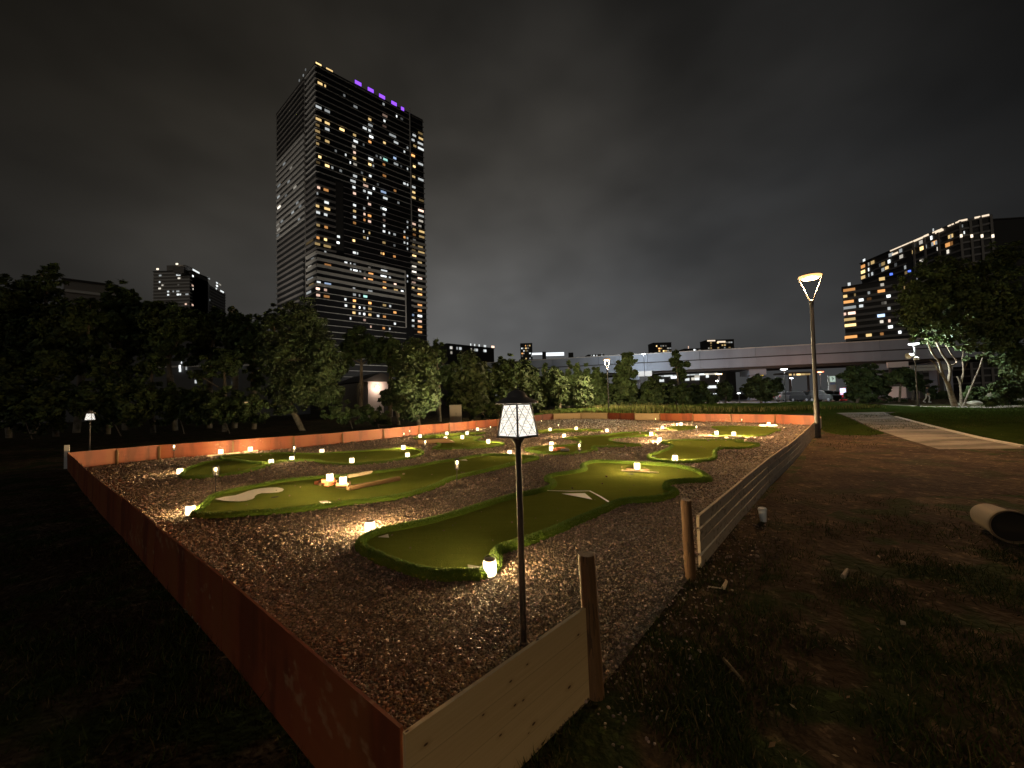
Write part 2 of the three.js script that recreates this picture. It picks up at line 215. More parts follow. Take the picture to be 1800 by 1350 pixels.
function green(label, px, o = {}) {
  const n = o.n ?? 90, r = o.r ?? 0.05, loop = smoothLoop(px.map(([x, y]) => gp(x, y, 0.05)), n), t = thing('putting_green', label, 'putting green', null, 0, 'putting greens of the mini golf course');
  loop.forEach((p) => (p.y = 0)); loops.push(loop);
  obj('turf', turfSheet(loop, o.cell ?? 0.075), M.turf, t);
  const curve = new THREE.CatmullRomCurve3(loop.map((p) => V(p.x, r * 0.62, p.z)), true), tube = new THREE.TubeGeometry(curve, n * 3, r, 9, true), pos = tube.attributes.position, rg = rng(n + px.length), uv = tube.attributes.uv, L = curve.getLength();
  const nrm = tube.attributes.normal; for (let i = 0; i < pos.count; i++) { const k = (fbm(pos.getX(i) * 0.9, pos.getZ(i) * 0.9, 64, 64, 3, 17) - 0.5) * r * 0.9; pos.setXYZ(i, pos.getX(i) + nrm.getX(i) * k, pos.getY(i) + nrm.getY(i) * k * 0.8, pos.getZ(i) + nrm.getZ(i) * k); uv.setXY(i, uv.getX(i) * L, uv.getY(i) * 0.3); }
  tube.computeVertexNormals(); obj('border', tube, M.border, t);
  if (o.blades) {
    const list = [], cols = []; for (let i = 0; i < o.blades; i++) { const q = curve.getPointAt(rg()), tn = curve.getTangentAt(rg() * 0), a = (rg() - 0.15) * Math.PI * 0.95 - 0.2, s = (o.bs ?? 0.022) * (0.7 + 0.7 * rg()); const tg = curve.getTangentAt(curve.getUtoTmapping ? (q.u ?? 0) : 0); list.push([q, a, s, rg() * 6.28, rg()]); cols.push(lin(0.8 + 0.7 * rg(), 0.9 + 0.5 * rg(), 0.6 + 0.6 * rg())); }
    // each blade stands out from the tube's skin
    const mats = list.map(([q, a, s, az, k]) => { const side = V(Math.cos(az), 0, Math.sin(az)), out = side.multiplyScalar(Math.cos(a)).add(V(0, Math.abs(Math.sin(a)) * 0.9 + 0.12, 0)).normalize(), b = q.clone().addScaledVector(out, r * 0.93); if (b.y < 0.005) b.y = 0.005; const lean = out.clone().add(V((k - 0.5) * 0.9, 0.25, (az % 1 - 0.5) * 0.9)).normalize(); return new THREE.Matrix4().compose(b, new THREE.Quaternion().setFromUnitVectors(V(0, 1, 0), lean).multiply(new THREE.Quaternion().setFromAxisAngle(V(0, 1, 0), az)), V(s * (o.bw ?? 0.16), s, s * 0.8)); });
    instanced('border_grass', bladeGeo, M.blade, mats, t, cols);
  }
  return t;
}
const bladeGeo = (() => { const g = new THREE.BufferGeometry(); g.setAttribute('position', new THREE.Float32BufferAttribute([-0.5, 0, 0, 0.5, 0, 0, -0.38, 0.5, 0.10, 0.38, 0.5, 0.10, 0, 1, 0.32], 3)); g.setAttribute('uv', new THREE.Float32BufferAttribute([0, 0, 1, 0, 0, 0.5, 1, 0.5, 0.5, 1], 2)); g.setIndex([0, 1, 2, 1, 3, 2, 2, 3, 4]); g.computeVertexNormals(); return g; })();
M.blade.side = THREE.DoubleSide;
const flat = (name, px, y, m, parent, label) => { const o = obj(name, polySheet(px.map(([a, b]) => { const p = gp(a, b, y); return V(p.x, 0, p.z); }), y), m, parent); if (label) o.userData.label = label; return o; };
const hole = (px, py, parent) => { const p = gp(px, py, 0.03), g = new THREE.CircleGeometry(0.055, 20).rotateX(-Math.PI / 2).translate(p.x, 0.0405, p.z); obj('cup', g, M.cup, parent); };
const line = (pts, w, y, parent) => { const q = pts.map(([a, b]) => gp(a, b, y)); const l = [], rr = []; q.forEach((p, i) => { const d = (q[i + 1] ?? p).clone().sub(q[i - 1] ?? p).normalize(), n = V(-d.z, 0, d.x).multiplyScalar(w / 2); l.push(p.clone().add(n)); rr.push(p.clone().sub(n)); }); obj('painted_line', polySheet([...l, ...rr.reverse()], y), M.white, parent); };
const g1 = green('largest green, nearest the camera, with white triangle and line', [[633, 955], [648, 942], [672, 933], [709, 926], [760, 915], [800, 904], [840, 891], [875, 880], [904, 872], [933, 866], [955, 861], [972, 853], [971, 846], [962, 842], [966, 837], [993, 832], [1020, 828], [1028, 824], [1024, 819], [1033, 814], [1047, 811.5], [1077, 812], [1110, 814], [1152, 816], [1185, 819], [1210, 824], [1230, 830], [1241, 837], [1246, 842], [1232, 844], [1205, 845], [1182, 847], [1171, 852], [1172, 858], [1186, 862], [1184, 867], [1168, 873], [1150, 877], [1127, 878], [1105, 879], [1089, 882], [1060, 895], [1035, 906], [1010, 916], [985, 927], [960, 937], [933, 947], [904, 957], [883, 963], [872, 972], [872, 985], [866, 999], [850, 1006], [827, 1009], [797, 1009], [770, 1009], [735, 1003], [697, 991], [664, 977], [642, 965]], { n: 190, cell: 0.06, r: 0.052, blades: 52000, bs: 0.021, bw: 0.17 });
flat('marking', [[987, 867.5], [1028, 866.7], [1041.5, 878]], 0.0415, M.white, g1, 'white triangle'); line([[960, 862], [1002, 863.3], [1036.7, 862.8], [1055, 872.5], [1076.5, 886]], 0.03, 0.0415, g1);
flat('marking', [[664, 944], [682, 938.5], [684, 945]], 0.0415, M.white, g1); flat('marking', [[822, 992], [823, 1001], [850, 997]], 0.0415, M.white, g1); hole(1109.5, 834, g1);
const g2 = green('long green with the white kidney shaped patch and bricks on it', [[341, 903], [352, 893], [362, 884], [373, 873], [393, 866], [420, 860], [447, 855], [473, 850], [500, 845], [553, 840], [613, 836], [653, 831], [693, 826], [733, 820], [773, 812], [813, 806], [840, 801], [867, 799], [899, 800], [925, 802], [945, 804.5], [920, 811], [893, 817], [853, 827], [813, 836], [787, 843], [771, 851], [747, 860], [720, 868], [680, 876], [613, 883], [577, 888], [527, 895], [460, 900], [415, 903.5], [372, 905]], { n: 150, r: 0.048, blades: 16000, bs: 0.024, bw: 0.2 });
flat('marking', [[378, 877], [395, 873], [413, 870.7], [425, 867], [436, 863], [448, 860], [460, 858], [475, 856.8], [487, 856.7], [496, 858], [499, 860], [497, 863], [490, 865.2], [475, 866.5], [460, 866.7], [452, 869], [448, 872], [447, 875], [444, 877], [433, 880.3], [420, 881.6], [405, 881], [393, 880]], 0.0415, M.white, g2, 'white kidney shaped patch');
flat('marking', [[560, 880.7], [575, 880], [583, 883], [566, 885.6]], 0.0415, M.white, g2); flat('marking', [[808, 808.8], [819, 807], [822, 810]], 0.0415, M.white, g2); flat('marking', [[888, 814.5], [897, 813], [899, 815]], 0.0415, M.white, g2); hole(483, 875, g2);
const g3 = green('dark curved green near the far left corner', [[324, 838], [353, 838.5], [380, 836], [420, 830.7], [447, 824], [468, 818.5], [480, 812], [450, 814], [428, 811], [405, 808], [372, 811], [342, 819], [322, 830]], { n: 80, r: 0.042, blades: 3000, bs: 0.03, bw: 0.25 });
const g3b = green('green along the red left fence, between the two dark greens', [[427, 810], [470, 813.5], [500, 810.5], [527, 808.7], [557, 809.5], [572, 813], [600, 815], [620, 815], [647, 813], [673, 811], [700, 807], [720, 804], [735, 800], [743, 795], [735, 789.5], [715, 787.5], [690, 789], [660, 791], [633, 793], [593, 795], [556, 797], [521, 797], [500, 796], [460, 797], [420, 799], [392, 802], [390, 806], [405, 808.5]], { n: 110, r: 0.04, blades: 3500, bs: 0.03, bw: 0.25 });
const g4 = green('small green with a wedge ramp, left of the pole lantern', [[763, 788], [793, 788], [833, 787], [860, 785], [885, 780.5], [872, 777], [845, 776], [834, 772], [848, 767], [820, 768.3], [793, 769], [772, 769], [764, 773], [768, 778], [774, 782]], { n: 70, r: 0.04, blades: 1500, bs: 0.032, bw: 0.3 });
const g4b = green('thin green strip against the red fence, left of the pole lantern', [[727, 770], [760, 772], [790, 767.5], [830, 764], [852, 760.5], [822, 760], [782, 763], [745, 766]], { n: 60, r: 0.035 });
const g5 = green('winding green in the middle with a stacked lantern and red brick', [[924, 790], [940, 794], [967, 797], [993, 797], [1020, 795], [1037, 792], [1049, 789.5], [1041, 787], [1047, 784.5], [1067, 784.5], [1107, 783.5], [1126, 782.5], [1118, 780.5], [1100, 779.5], [1080, 777], [1072, 773], [1078, 770], [1107, 768], [1140, 765], [1150, 761.5], [1120, 759.5], [1093, 760.5], [1060, 765], [1027, 767], [1000, 768.3], [993, 770], [1013, 773], [1021, 777], [1010, 781], [987, 783], [960, 784], [938, 786]], { n: 120, r: 0.042, blades: 4000, bs: 0.03, bw: 0.25 });
const g6 = green('lobed green in front of the right hand plank fence', [[1142, 804], [1153, 808], [1180, 811], [1207, 811], [1233, 809], [1252, 806], [1257, 801], [1256, 795], [1260, 789.5], [1270, 787], [1300, 787], [1322, 785], [1333, 781], [1325, 778.7], [1302, 777.2], [1293, 775.6], [1306, 773.6], [1287, 773], [1233, 773], [1193, 773.3], [1171, 775], [1164, 777.5], [1178, 781], [1180, 785], [1167, 792], [1151, 797], [1141, 800.5]], { n: 110, r: 0.042, blades: 4500, bs: 0.03, bw: 0.25 });
flat('marking', [[1145, 802.4], [1149, 801.4], [1154, 802.6]], 0.0415, M.white, g6);
const g7 = green('broad far green before the red end of the back fence', [[1258, 764.5], [1300, 765.5], [1340, 765], [1356, 760], [1370, 754], [1345, 750.3], [1310, 748.8], [1275, 748.6], [1252, 749.5], [1264, 755]], { n: 70, r: 0.035 });
const g8 = green('narrow far green strip right of the pole lantern', [[935, 757], [960, 755], [1000, 754], [1040, 754], [1060, 756], [1010, 758.5], [965, 760.5], [938, 762]], { n: 60, r: 0.035 });
const g9 = green('little dark far green before the back fence', [[1172, 752], [1190, 755.5], [1205, 755], [1222, 749.6], [1205, 748.2], [1185, 749.3]], { n: 50, r: 0.035 });
{ const a = gp(700, 775, 0.01); // wedge beside the small green
  const sh = new THREE.Shape([[0, 0], [1.3, 0], [0.95, 0.16], [0.0, 0.16]].map((p) => new THREE.Vector2(...p))), g = new THREE.ExtrudeGeometry(sh, { depth: 0.35, bevelEnabled: true, bevelSize: 0.012, bevelThickness: 0.012, bevelSegments: 1 }), o = obj('wooden_ramp', g, M.timber); const p = gp(735, 781, 0); o.position.set(p.x, 0.012, p.z); o.rotation.y = 0.25; tag(o, 'low dark wooden wedge ramp at the left end of the small green', 'ramp'); }
// planks and bricks on the greens
function beam(label, a, b, w, h, y0, m, cat = 'plank', name = 'wooden_plank') { const P = gp(a[0], a[1], y0), Q2 = gp(b[0], b[1], y0), d = Q2.clone().sub(P), L = Math.hypot(d.x, d.z); const g = new RoundedBoxGeometry(L, h, w, 1, Math.min(w, h) * 0.12), o = obj(name, g, m); o.position.set((P.x + Q2.x) / 2, y0 + h / 2, (P.z + Q2.z) / 2); o.rotation.y = -Math.atan2(d.z, d.x); return tag(o, label, cat); }
const gy = 0.036;
beam('long dark timber beam right of the brick lanterns on the long green', [611, 862], [702, 844], 0.09, 0.07, gy, M.timber);
beam('pale short timber behind the two brick lanterns', [612, 840], [654, 832], 0.07, 0.06, gy, M.board);
beam('thin board on the largest green just in front of its lantern', [1101, 826], [1141, 828], 0.10, 0.03, gy, M.timber);
beam('thin flat board lying under the lantern of the largest green', [1092, 827.5], [1158, 831], 0.07, 0.012, gy, M.board);
beam('board under the far lantern right of the stake lantern pair', [1237, 769.5], [1275, 768.5], 0.08, 0.04, gy, M.timber);
beam('board under the second lantern before the broad far green', [1279, 768], [1307, 769], 0.10, 0.05, gy, M.board);
beam('pale low board before the little dark far green', [1150, 758.2], [1190, 757.2], 0.10, 0.04, gy, M.board);
beam('board at the far right green under its single lantern', [1335, 748.5], [1366, 748.5], 0.12, 0.05, gy, M.board);
beam('plank under the first lantern at the red left fence', [365, 802.5], [421, 796.5], 0.1, 0.04, gy, M.board);
beam('plank under the second lantern at the red left fence', [428, 796], [452, 793], 0.12, 0.05, gy, M.board);
const brickGeo = new RoundedBoxGeometry(0.21, 0.06, 0.1, 1, 0.006);
function brick(label, px, py, y, turn, m, sc = 1) { const p = gp(px, py, y), o = obj('brick', brickGeo, m); o.position.set(p.x, y + 0.03 * sc, p.z); o.rotation.y = turn; o.scale.set(sc, sc, sc); return tag(o, label, 'brick', 'bricks on the greens'); }
brick('red brick lying left under the left brick lantern', 564, 850, gy, 1.2, M.brick); brick('dark brown block in the middle under the left brick lantern', 572, 852, gy, 0.1, M.timber); brick('red brick lying right under the left brick lantern', 581, 852.5, gy, 1.3, M.brick);
brick('brown block on top, directly under the left brick lantern', 577, 847.5, gy + 0.061, 0.2, M.brick); brick('long dark block under the right brick lantern', 601.5, 857.5, gy, -0.15, M.timber); brick('brown block directly under the right brick lantern', 604, 853.5, gy + 0.061, 0.0, M.timber);
brick('bright red brick beside the stacked lanterns of the middle green', 984, 791, gy, 0.3, M.brick, 1.25); brick('black brick beside the red one on the middle green', 993, 793, gy, 0.1, M.black, 1.1); brick('red brick under the stacked lanterns of the middle green', 973, 792.5, gy, -0.2, M.brick);

// ------------------------------------------------------------------ gravel
{
  struct('gravel_bed', polySheet(courseEdge, 0.008), M.gravel);
  const r = rng(4242), geos = [];
  for (let k = 0; k < 4; k++) { const g = new THREE.IcosahedronGeometry(1, 0), p = g.attributes.position, q = new Map(); for (let i = 0; i < p.count; i++) { const key = [p.getX(i), p.getY(i), p.getZ(i)].map((x) => x.toFixed(3)).join(); if (!q.has(key)) q.set(key, 0.75 + 0.5 * r()); const s = q.get(key); p.setXYZ(i, p.getX(i) * s, p.getY(i) * s * 0.62, p.getZ(i) * s * (0.7 + 0.1 * k)); } g.computeVertexNormals(); geos.push(g); }
  const lists = [[], [], [], []], cols = [[], [], [], []], boxes = loops.map((l) => new THREE.Box3().setFromPoints(l).expandByScalar(0.01));
  const bands = [[0.9, 3.2, 3400, 0.006, 0.0125], [3.2, 6, 2200, 0.0075, 0.0155], [6, 10, 800, 0.0115, 0.022], [10, 16, 280, 0.018, 0.031], [16, 30, 65, 0.027, 0.045]];
  for (const [r0, r1, dens, s0, s1] of bands) {
    const A = (104 / 360) * Math.PI * (r1 * r1 - r0 * r0), N = Math.floor(A * dens);
    for (let i = 0; i < N; i++) {
      const a = (r() - 0.5) * 104 * Math.PI / 180, d = Math.sqrt(r0 * r0 + (r1 * r1 - r0 * r0) * r()), x = Math.sin(a) * d, z = -Math.cos(a) * d;
      let ok = inside(courseEdge, x, z);
      if (!ok && d < 6 && x > 0.3 && r() < 0.16) { const e = (x - 0.3) * 0.75 + z + 2.2; ok = x > 0.35 && x < 3.2 && Math.abs((x - 0.37) * (-1.15) - (z + 1.93)) < 0.55 * r(); }   // pebbles spilled through the opening
      if (!ok) continue;
      const onTurf = loops.some((l, k) => x > boxes[k].min.x && x < boxes[k].max.x && z > boxes[k].min.z && z < boxes[k].max.z && inside(l, x, z)); if (onTurf && r() > 0.0025) continue;
      const k = Math.floor(r() * 4), big = r() < 0.04 ? 1.7 : 1, s = (s0 + (s1 - s0) * r() * r()) * big, t = r(), w = fbm(x * 0.02 + 0.5, z * 0.02 + 0.5, 20, 20, 3, 61);
      lists[k].push(place(x, (onTurf ? 0.029 : 0.008) + s * (0.25 + 0.5 * r()), z, (r() - 0.5) * 1.1, r() * 6.28, (r() - 0.5) * 1.1, s));
      const v = 0.13 + 0.24 * t * t + (r() < 0.03 ? 0.25 : 0) - 0.06 * w; cols[k].push(lin(v * 1.12, v * mix(0.74, 0.90, r()), v * mix(0.52, 0.78, r())));
    }
  }
  const t = thing('gravel', 'brown and grey pebbles covering the course between the greens', 'gravel'); stuff(t);
  const pm = std([1, 1, 1], 0.65); geos.forEach((g, k) => instanced('pebbles', g, pm, lists[k], t, cols[k]));
  if (globalThis.process?.env?.DBG) console.log('pebbles', lists.map((l) => l.length).join(' '));
}

// ------------------------------------------------------------------ solar lanterns
const WARM = [1.0, 0.66, 0.30], LANTERN_CD = 7.6;
M.shade = glow([1.0, 0.80, 0.50], 3.2); M.bulb = glow([1.0, 0.74, 0.40], 7); M.capGrey = std([0.20, 0.17, 0.14], 0.6);
function makeLantern() {
  const t = thing('solar_lantern', '', 'lantern', V(0, 0, 0), 0, 'glowing cylinder lanterns on the course');
  obj('shade', lathe([[0.0, 0.012], [0.046, 0.012], [0.053, 0.017], [0.056, 0.028], [0.056, 0.112], [0.053, 0.124], [0.045, 0.131], [0.0, 0.131]], 28), M.shade, t);
  obj('cap', lathe([[0.0, 0.1325], [0.044, 0.1325], [0.0465, 0.136], [0.0455, 0.142], [0.03, 0.146], [0.0, 0.147]], 28), M.capGrey, t);
  obj('base', lathe([[0, 0], [0.047, 0], [0.049, 0.004], [0.047, 0.0105], [0, 0.0105]], 28), M.capGrey, t);
  const h = new THREE.TorusGeometry(0.05, 0.0018, 6, 20, Math.PI); h.rotateZ(-0.35); h.translate(0.002, 0.128, 0); obj('handle', h, M.steel, t);
  pointLight(t, V(0, 0.072, 0), WARM, LANTERN_CD, 2.2);
  return t;
}
const lanterns = [
  [861, 1013, 0.01, 'largest lantern, on the gravel at the near tip of the largest green'], [650.5, 938, 0.01, 'lantern on the gravel beside the left tip of the largest green'],
  [334.7, 906, 0.01, 'lantern at the left end of the long green, next to bare gravel'], [580, 846, 0.155, 'left lantern of the two on bricks on the long green'], [603, 852, 0.155, 'right lantern of the two on bricks, beside the long timber beam'],
  [316, 834, 0.01, 'lantern at the left tip of the dark curved green'], [477, 816.5, 0.02, 'lantern between the dark curved green and the next green'], [513, 811, 0.02, 'lantern on the gravel rim just right of the tall stake lantern by the left fence'],
  [388, 798.5, 0.075, 'left lantern of the pair on planks at the red left fence'], [440, 793.8, 0.085, 'right lantern of the pair on planks at the red left fence'], [566, 798, 0.01, 'lantern behind the green along the left fence, near its middle'],
  [618.6, 814.5, 0.04, 'lantern on the front edge of the green along the left fence'], [709, 791, 0.02, 'back lantern at the right end of the green along the left fence'], [716.6, 804.5, 0.03, 'front lantern at the right end of the green along the left fence'],
  [738.5, 770, 0.01, 'lantern at the left end of the thin strip green'], [785.7, 765, 0.02, 'back left lantern of the small green left of the pole lantern'], [783, 774.5, 0.035, 'front left lantern of the small green, on a dark block'],
  [812.7, 772, 0.035, 'front middle lantern of the small green, on a dark block'], [821, 764.5, 0.02, 'back middle lantern between the thin strip and the small green'], [839.5, 757, 0.01, 'lantern right against the red fence at the strip\'s right end'],
  [858.5, 780, 0.03, 'lantern at the right side of the small green'], [896, 800.5, 0.03, 'lantern at the far right end of the long green beside the dark pole'], [939.5, 757.5, 0.02, 'lantern half hidden by the right edge of the pole lantern'],
  [967, 758, 0.02, 'lantern on the narrow far strip, first right of the pole lantern'], [1012.8, 756, 0.02, 'lantern in the middle of the narrow far strip'], [1067, 760, 0.02, 'lantern at the right end of the narrow far strip'],
  [992, 769.5, 0.02, 'lantern on the gravel bay behind the stacked lanterns'], [969.5, 785, 0.02, 'small lantern right behind the brick lantern on the middle green'], [969, 793, 0.03, 'lantern beside the bright red brick on the middle green'],
  [1120, 825.5, 0.062, 'lantern standing on a board on the largest green'], [1187, 811, 0.03, 'lantern on the front edge of the lobed green'], [1145, 766.5, 0.02, 'lantern at the right end of the winding green'], [1159.5, 777.5, 0.02, 'lantern at the left tip of the lobed green'],
  [1164.5, 754.5, 0.02, 'lantern at the left end of the little dark far green'], [1190, 748, 0.01, 'left lantern of the two close together by the back fence', 0.7], [1197.5, 748.3, 0.01, 'right lantern of the two close together by the back fence'],
  [1259.5, 765, 0.05, 'left lantern of the two on boards before the broad far green'], [1290, 767, 0.055, 'right lantern of the two on boards before the broad far green'], [1351.5, 748.5, 0.06, 'lone lantern before the red end of the back fence'],
];
const proto = makeLantern();
lanterns.forEach(([px, py, y, label, sc], i) => { const o = i ? copyOf(proto, gp(px, py, y), i * 1.7, label) : proto; o.position.copy(gp(px, py, y)); o.userData.label = label; const d = o.position.length(); o.scale.setScalar((sc ?? 1) * (d > 12 ? 1.12 : 1)); const q = hash(i, 9, 77); o.rotation.x = (hash(i, 3, 77) - 0.5) * 0.07; o.rotation.z = (hash(i, 4, 77) - 0.5) * 0.07; o.traverse((c) => { if (c.isLight) c.intensity = LANTERN_CD * (0.8 + 0.4 * q) * ([8, 9, 10].includes(i) ? 0.32 : i === 3 || i === 4 ? 0.75 : i < 14 && i > 1 ? 0.6 : i === 29 ? 2.0 : i > 29 ? 2.5 : i < 2 ? 1.15 : 0.95); }); });
for (const [px, py, l] of [[783, 775, 'dark block under the front left lantern of the small green'], [812.7, 772.5, 'dark block under the front middle lantern of the small green']]) { const p = gp(px, py, 0.03), o = obj('wooden_block', new RoundedBoxGeometry(0.24, 0.03, 0.16, 1, 0.005), M.timber); o.position.set(p.x, 0.02, p.z); tag(o, l, 'block'); }

// stake lanterns: a small glass lantern on a thin spike
M.glass = new THREE.MeshPhysicalMaterial({ color: lin(1, 1, 1), roughness: 0.08, transmission: 1, thickness: 0, ior: 1.45 });
function makeStake() {
  const t = thing('stake_lantern', '', 'lantern', V(0, 0, 0), 0, 'slim stake lanterns among the greens');
  obj('stake', cyl(0.007, 0.007, 0.29, 0, 0, 0, 8), M.black, t);
  obj('base', lathe([[0, 0.285], [0.02, 0.285], [0.034, 0.30], [0.038, 0.306], [0.038, 0.312], [0, 0.312]], 16), M.black, t);
  obj('frame', [0, 1, 2, 3].map((k) => bar(V(0.036 * Math.cos(k * 1.571 + 0.4), 0.31, 0.036 * Math.sin(k * 1.571 + 0.4)), V(0.042 * Math.cos(k * 1.571 + 0.4), 0.452, 0.042 * Math.sin(k * 1.571 + 0.4)), 0.0035, 0.0035, 6)), M.black, t);
  obj('glass', new THREE.CylinderGeometry(0.0385, 0.0335, 0.136, 20, 1, true).translate(0, 0.381, 0), M.glass, t);
  obj('bulb', lathe([[0, 0.372], [0.013, 0.376], [0.017, 0.392], [0.017, 0.428], [0.012, 0.437], [0, 0.438]], 14), M.bulb, t);
  obj('reflector', lathe([[0, 0.3135], [0.022, 0.3135], [0.015, 0.325], [0.006, 0.368], [0, 0.368]], 14), M.steel, t);
  obj('cap', lathe([[0, 0.453], [0.046, 0.453], [0.047, 0.458], [0.036, 0.470], [0, 0.474]], 18), M.black, t);
  pointLight(t, V(0, 0.405, 0), WARM, 0.55, 0.8);
  return t;
}
const stakes = [
  [803, 856, 'stake lantern beside the front edge of the long green, its glass head dark framed'], [379, 868, 'stake lantern just behind the white kidney patch'], [306, 810, 'leftmost stake lantern, at the dark end of the red left fence'],
  [518, 816, 'stake lantern between two cylinder lanterns near the left fence'], [748, 804, 'stake lantern at the right tip of the green along the left fence'], [710, 778, 'lower of two stake lanterns close together before the red fence', 0.8],
  [720, 772, 'upper of two stake lanterns close together before the red fence', 0.8], [862.6, 765, 'stake lantern at the red fence directly left of the pole lantern', 0.85], [1020, 816, 'stake lantern at the back left corner of the largest green'],
  [982, 762, 'stake lantern standing behind the narrow far strip', 0.85], [952, 749, 'small stake lantern before the dark red board right of the pole lantern', 0.7], [1153, 746.5, 'stake lantern glowing before a bare tan fence board', 0.7],
  [1225, 771, 'stake lantern at the back edge of the lobed green', 0.95], [1304.5, 749, 'stake lantern with two small lights before the red back fence', 0.7],
];
const sp = makeStake();
stakes.forEach(([px, py, label, sc], i) => { const p = gp(px, py, 0), o = i ? copyOf(sp, p, i * 0.9, label) : sp; o.position.copy(p); o.userData.label = label; o.scale.setScalar((sc ?? 1) * 1.02); o.rotation.z = ((i * 37) % 11 - 5) * 0.006; });

// lattice lanterns on poles
M.acrylic = glow([1.0, 0.95, 0.85], 1.15); M.rib = std([0.42, 0.38, 0.33], 0.6);
function makePole() {
  const t = thing('pole_lantern', '', 'lantern', V(0, 0, 0), 0, 'lattice lanterns on poles');
  const y0 = 1.245, y1 = 1.425, b = 0.083, a = 0.058, hb = b * 0.97, ha = a * 0.97;
  obj('pole', [cyl(0.0185, 0.0195, 1.18, 0, 0, 0, 20), cyl(0.024, 0.03, 0.03, 0, 0, 0, 20)], M.iron, t);
  obj('holder', [lathe([[0.0, 1.17], [0.02, 1.17], [0.022, 1.195], [0.05, 1.235], [0.055, 1.243], [0, 1.243]], 20)], M.iron, t);
  const pane = (k) => { // one slanting face: acrylic sheet, ribs, lattice
    const g = new THREE.Group(); g.name = 'pane'; g.rotation.y = k * Math.PI / 2; t.add(g);
    const quad = (x0, u0, x1, u1, th, off) => { const P = (x, u) => V(x * mix(hb, ha, u), mix(y0, y1, u), mix(b, a, u) + off); return bar(P(x0, u0), P(x1, u1), th, th, 5); };
    const sh = new THREE.BufferGeometry(), pts = [[-hb, y0, b - 0.004], [hb, y0, b - 0.004], [ha, y1, a - 0.004], [-ha, y1, a - 0.004]]; sh.setAttribute('position', new THREE.Float32BufferAttribute(pts.flat(), 3)); sh.setAttribute('uv', new THREE.Float32BufferAttribute([0, 0, 1, 0, 1, 1, 0, 1], 2)); sh.setIndex([0, 1, 2, 0, 2, 3]); sh.computeVertexNormals();
    obj('sheet', sh, M.acrylic, g);
    const L = []; for (let i = -3; i <= 3; i++) for (const s of [-1, 1]) { // diagonal lattice clipped to the pane
      let x0 = i * 1.0 + s * 0.05, x1 = x0 + s * 2.0; const u0 = s > 0 ? Math.max(0, (-0.97 - x0) / 2) : Math.max(0, (x0 - 0.97) / 2), u1 = s > 0 ? Math.min(1, (0.97 - x0) / 2) : Math.min(1, (x0 + 0.97) / 2); if (u1 - u0 > 0.06) L.push(quad(x0 + s * 2 * u0, u0, x0 + s * 2 * u1, u1, 0.0014, 0.002)); }
    obj('lattice', L, M.iron, g);
    const R = []; const r = rng(5 + k); for (let j = 1; j < 20; j++) { let x = -0.92; while (x < 0.9) { const w = 0.22 + 0.25 * r(); if (r() < 0.62) R.push(quad(x, j / 20, Math.min(0.93, x + w), j / 20, 0.0013, -0.0035)); x += w + 0.07; } }
    obj('rib', R, M.rib, g);
  };
  for (let k = 0; k < 4; k++) pane(k);
  obj('frame', [0, 1, 2, 3].flatMap((k) => { const c = Math.cos(k * Math.PI / 2 + Math.PI / 4) * Math.SQRT2, s = Math.sin(k * Math.PI / 2 + Math.PI / 4) * Math.SQRT2; return [bar(V(c * b * 1.04, y0 - 0.012, s * b * 1.04), V(c * a, y1 + 0.004, s * a), 0.0062, 0.0062, 6)]; }).concat([bx(b * 2.06, 0.012, b * 2.06, 0, y0 - 0.006, 0), bx(a * 2.1, 0.006, a * 2.1, 0, y1 + 0.006, 0)]), M.iron, t);
  M.roofMetal ??= std([0.13, 0.125, 0.13], 0.6); obj('roof', lathe([[0, y1 + 0.010], [0.128, y1 + 0.010], [0.131, y1 + 0.014], [0.128, y1 + 0.022], [0.072, y1 + 0.045], [0.062, y1 + 0.05], [0.055, y1 + 0.072], [0.02, y1 + 0.092], [0, y1 + 0.094]], 4 * 8), M.roofMetal, t);
  const ring = new THREE.TorusGeometry(0.013, 0.0028, 8, 20).scale(1, 1.35, 1).translate(0, y1 + 0.112, 0); obj('ring', ring, M.iron, t);
  pointLight(t, V(0, 1.33, 0), [1, 0.86, 0.62], 0.9, 1.2);
  return t;
}
const fp = makePole(), fpos = gp(921, 1137, 0); fp.position.copy(fpos); fp.rotation.y = 0.80 - 0.02; fp.scale.setScalar(0.997); fp.rotation.z = 0.0; fp.userData.label = 'big lattice pole lantern with dark roof in the middle of the picture, nearest the camera';
copyOf(fp, gp(157, 812, 0), 0.35, 'small far lattice pole lantern glowing alone at the dark left corner'); 

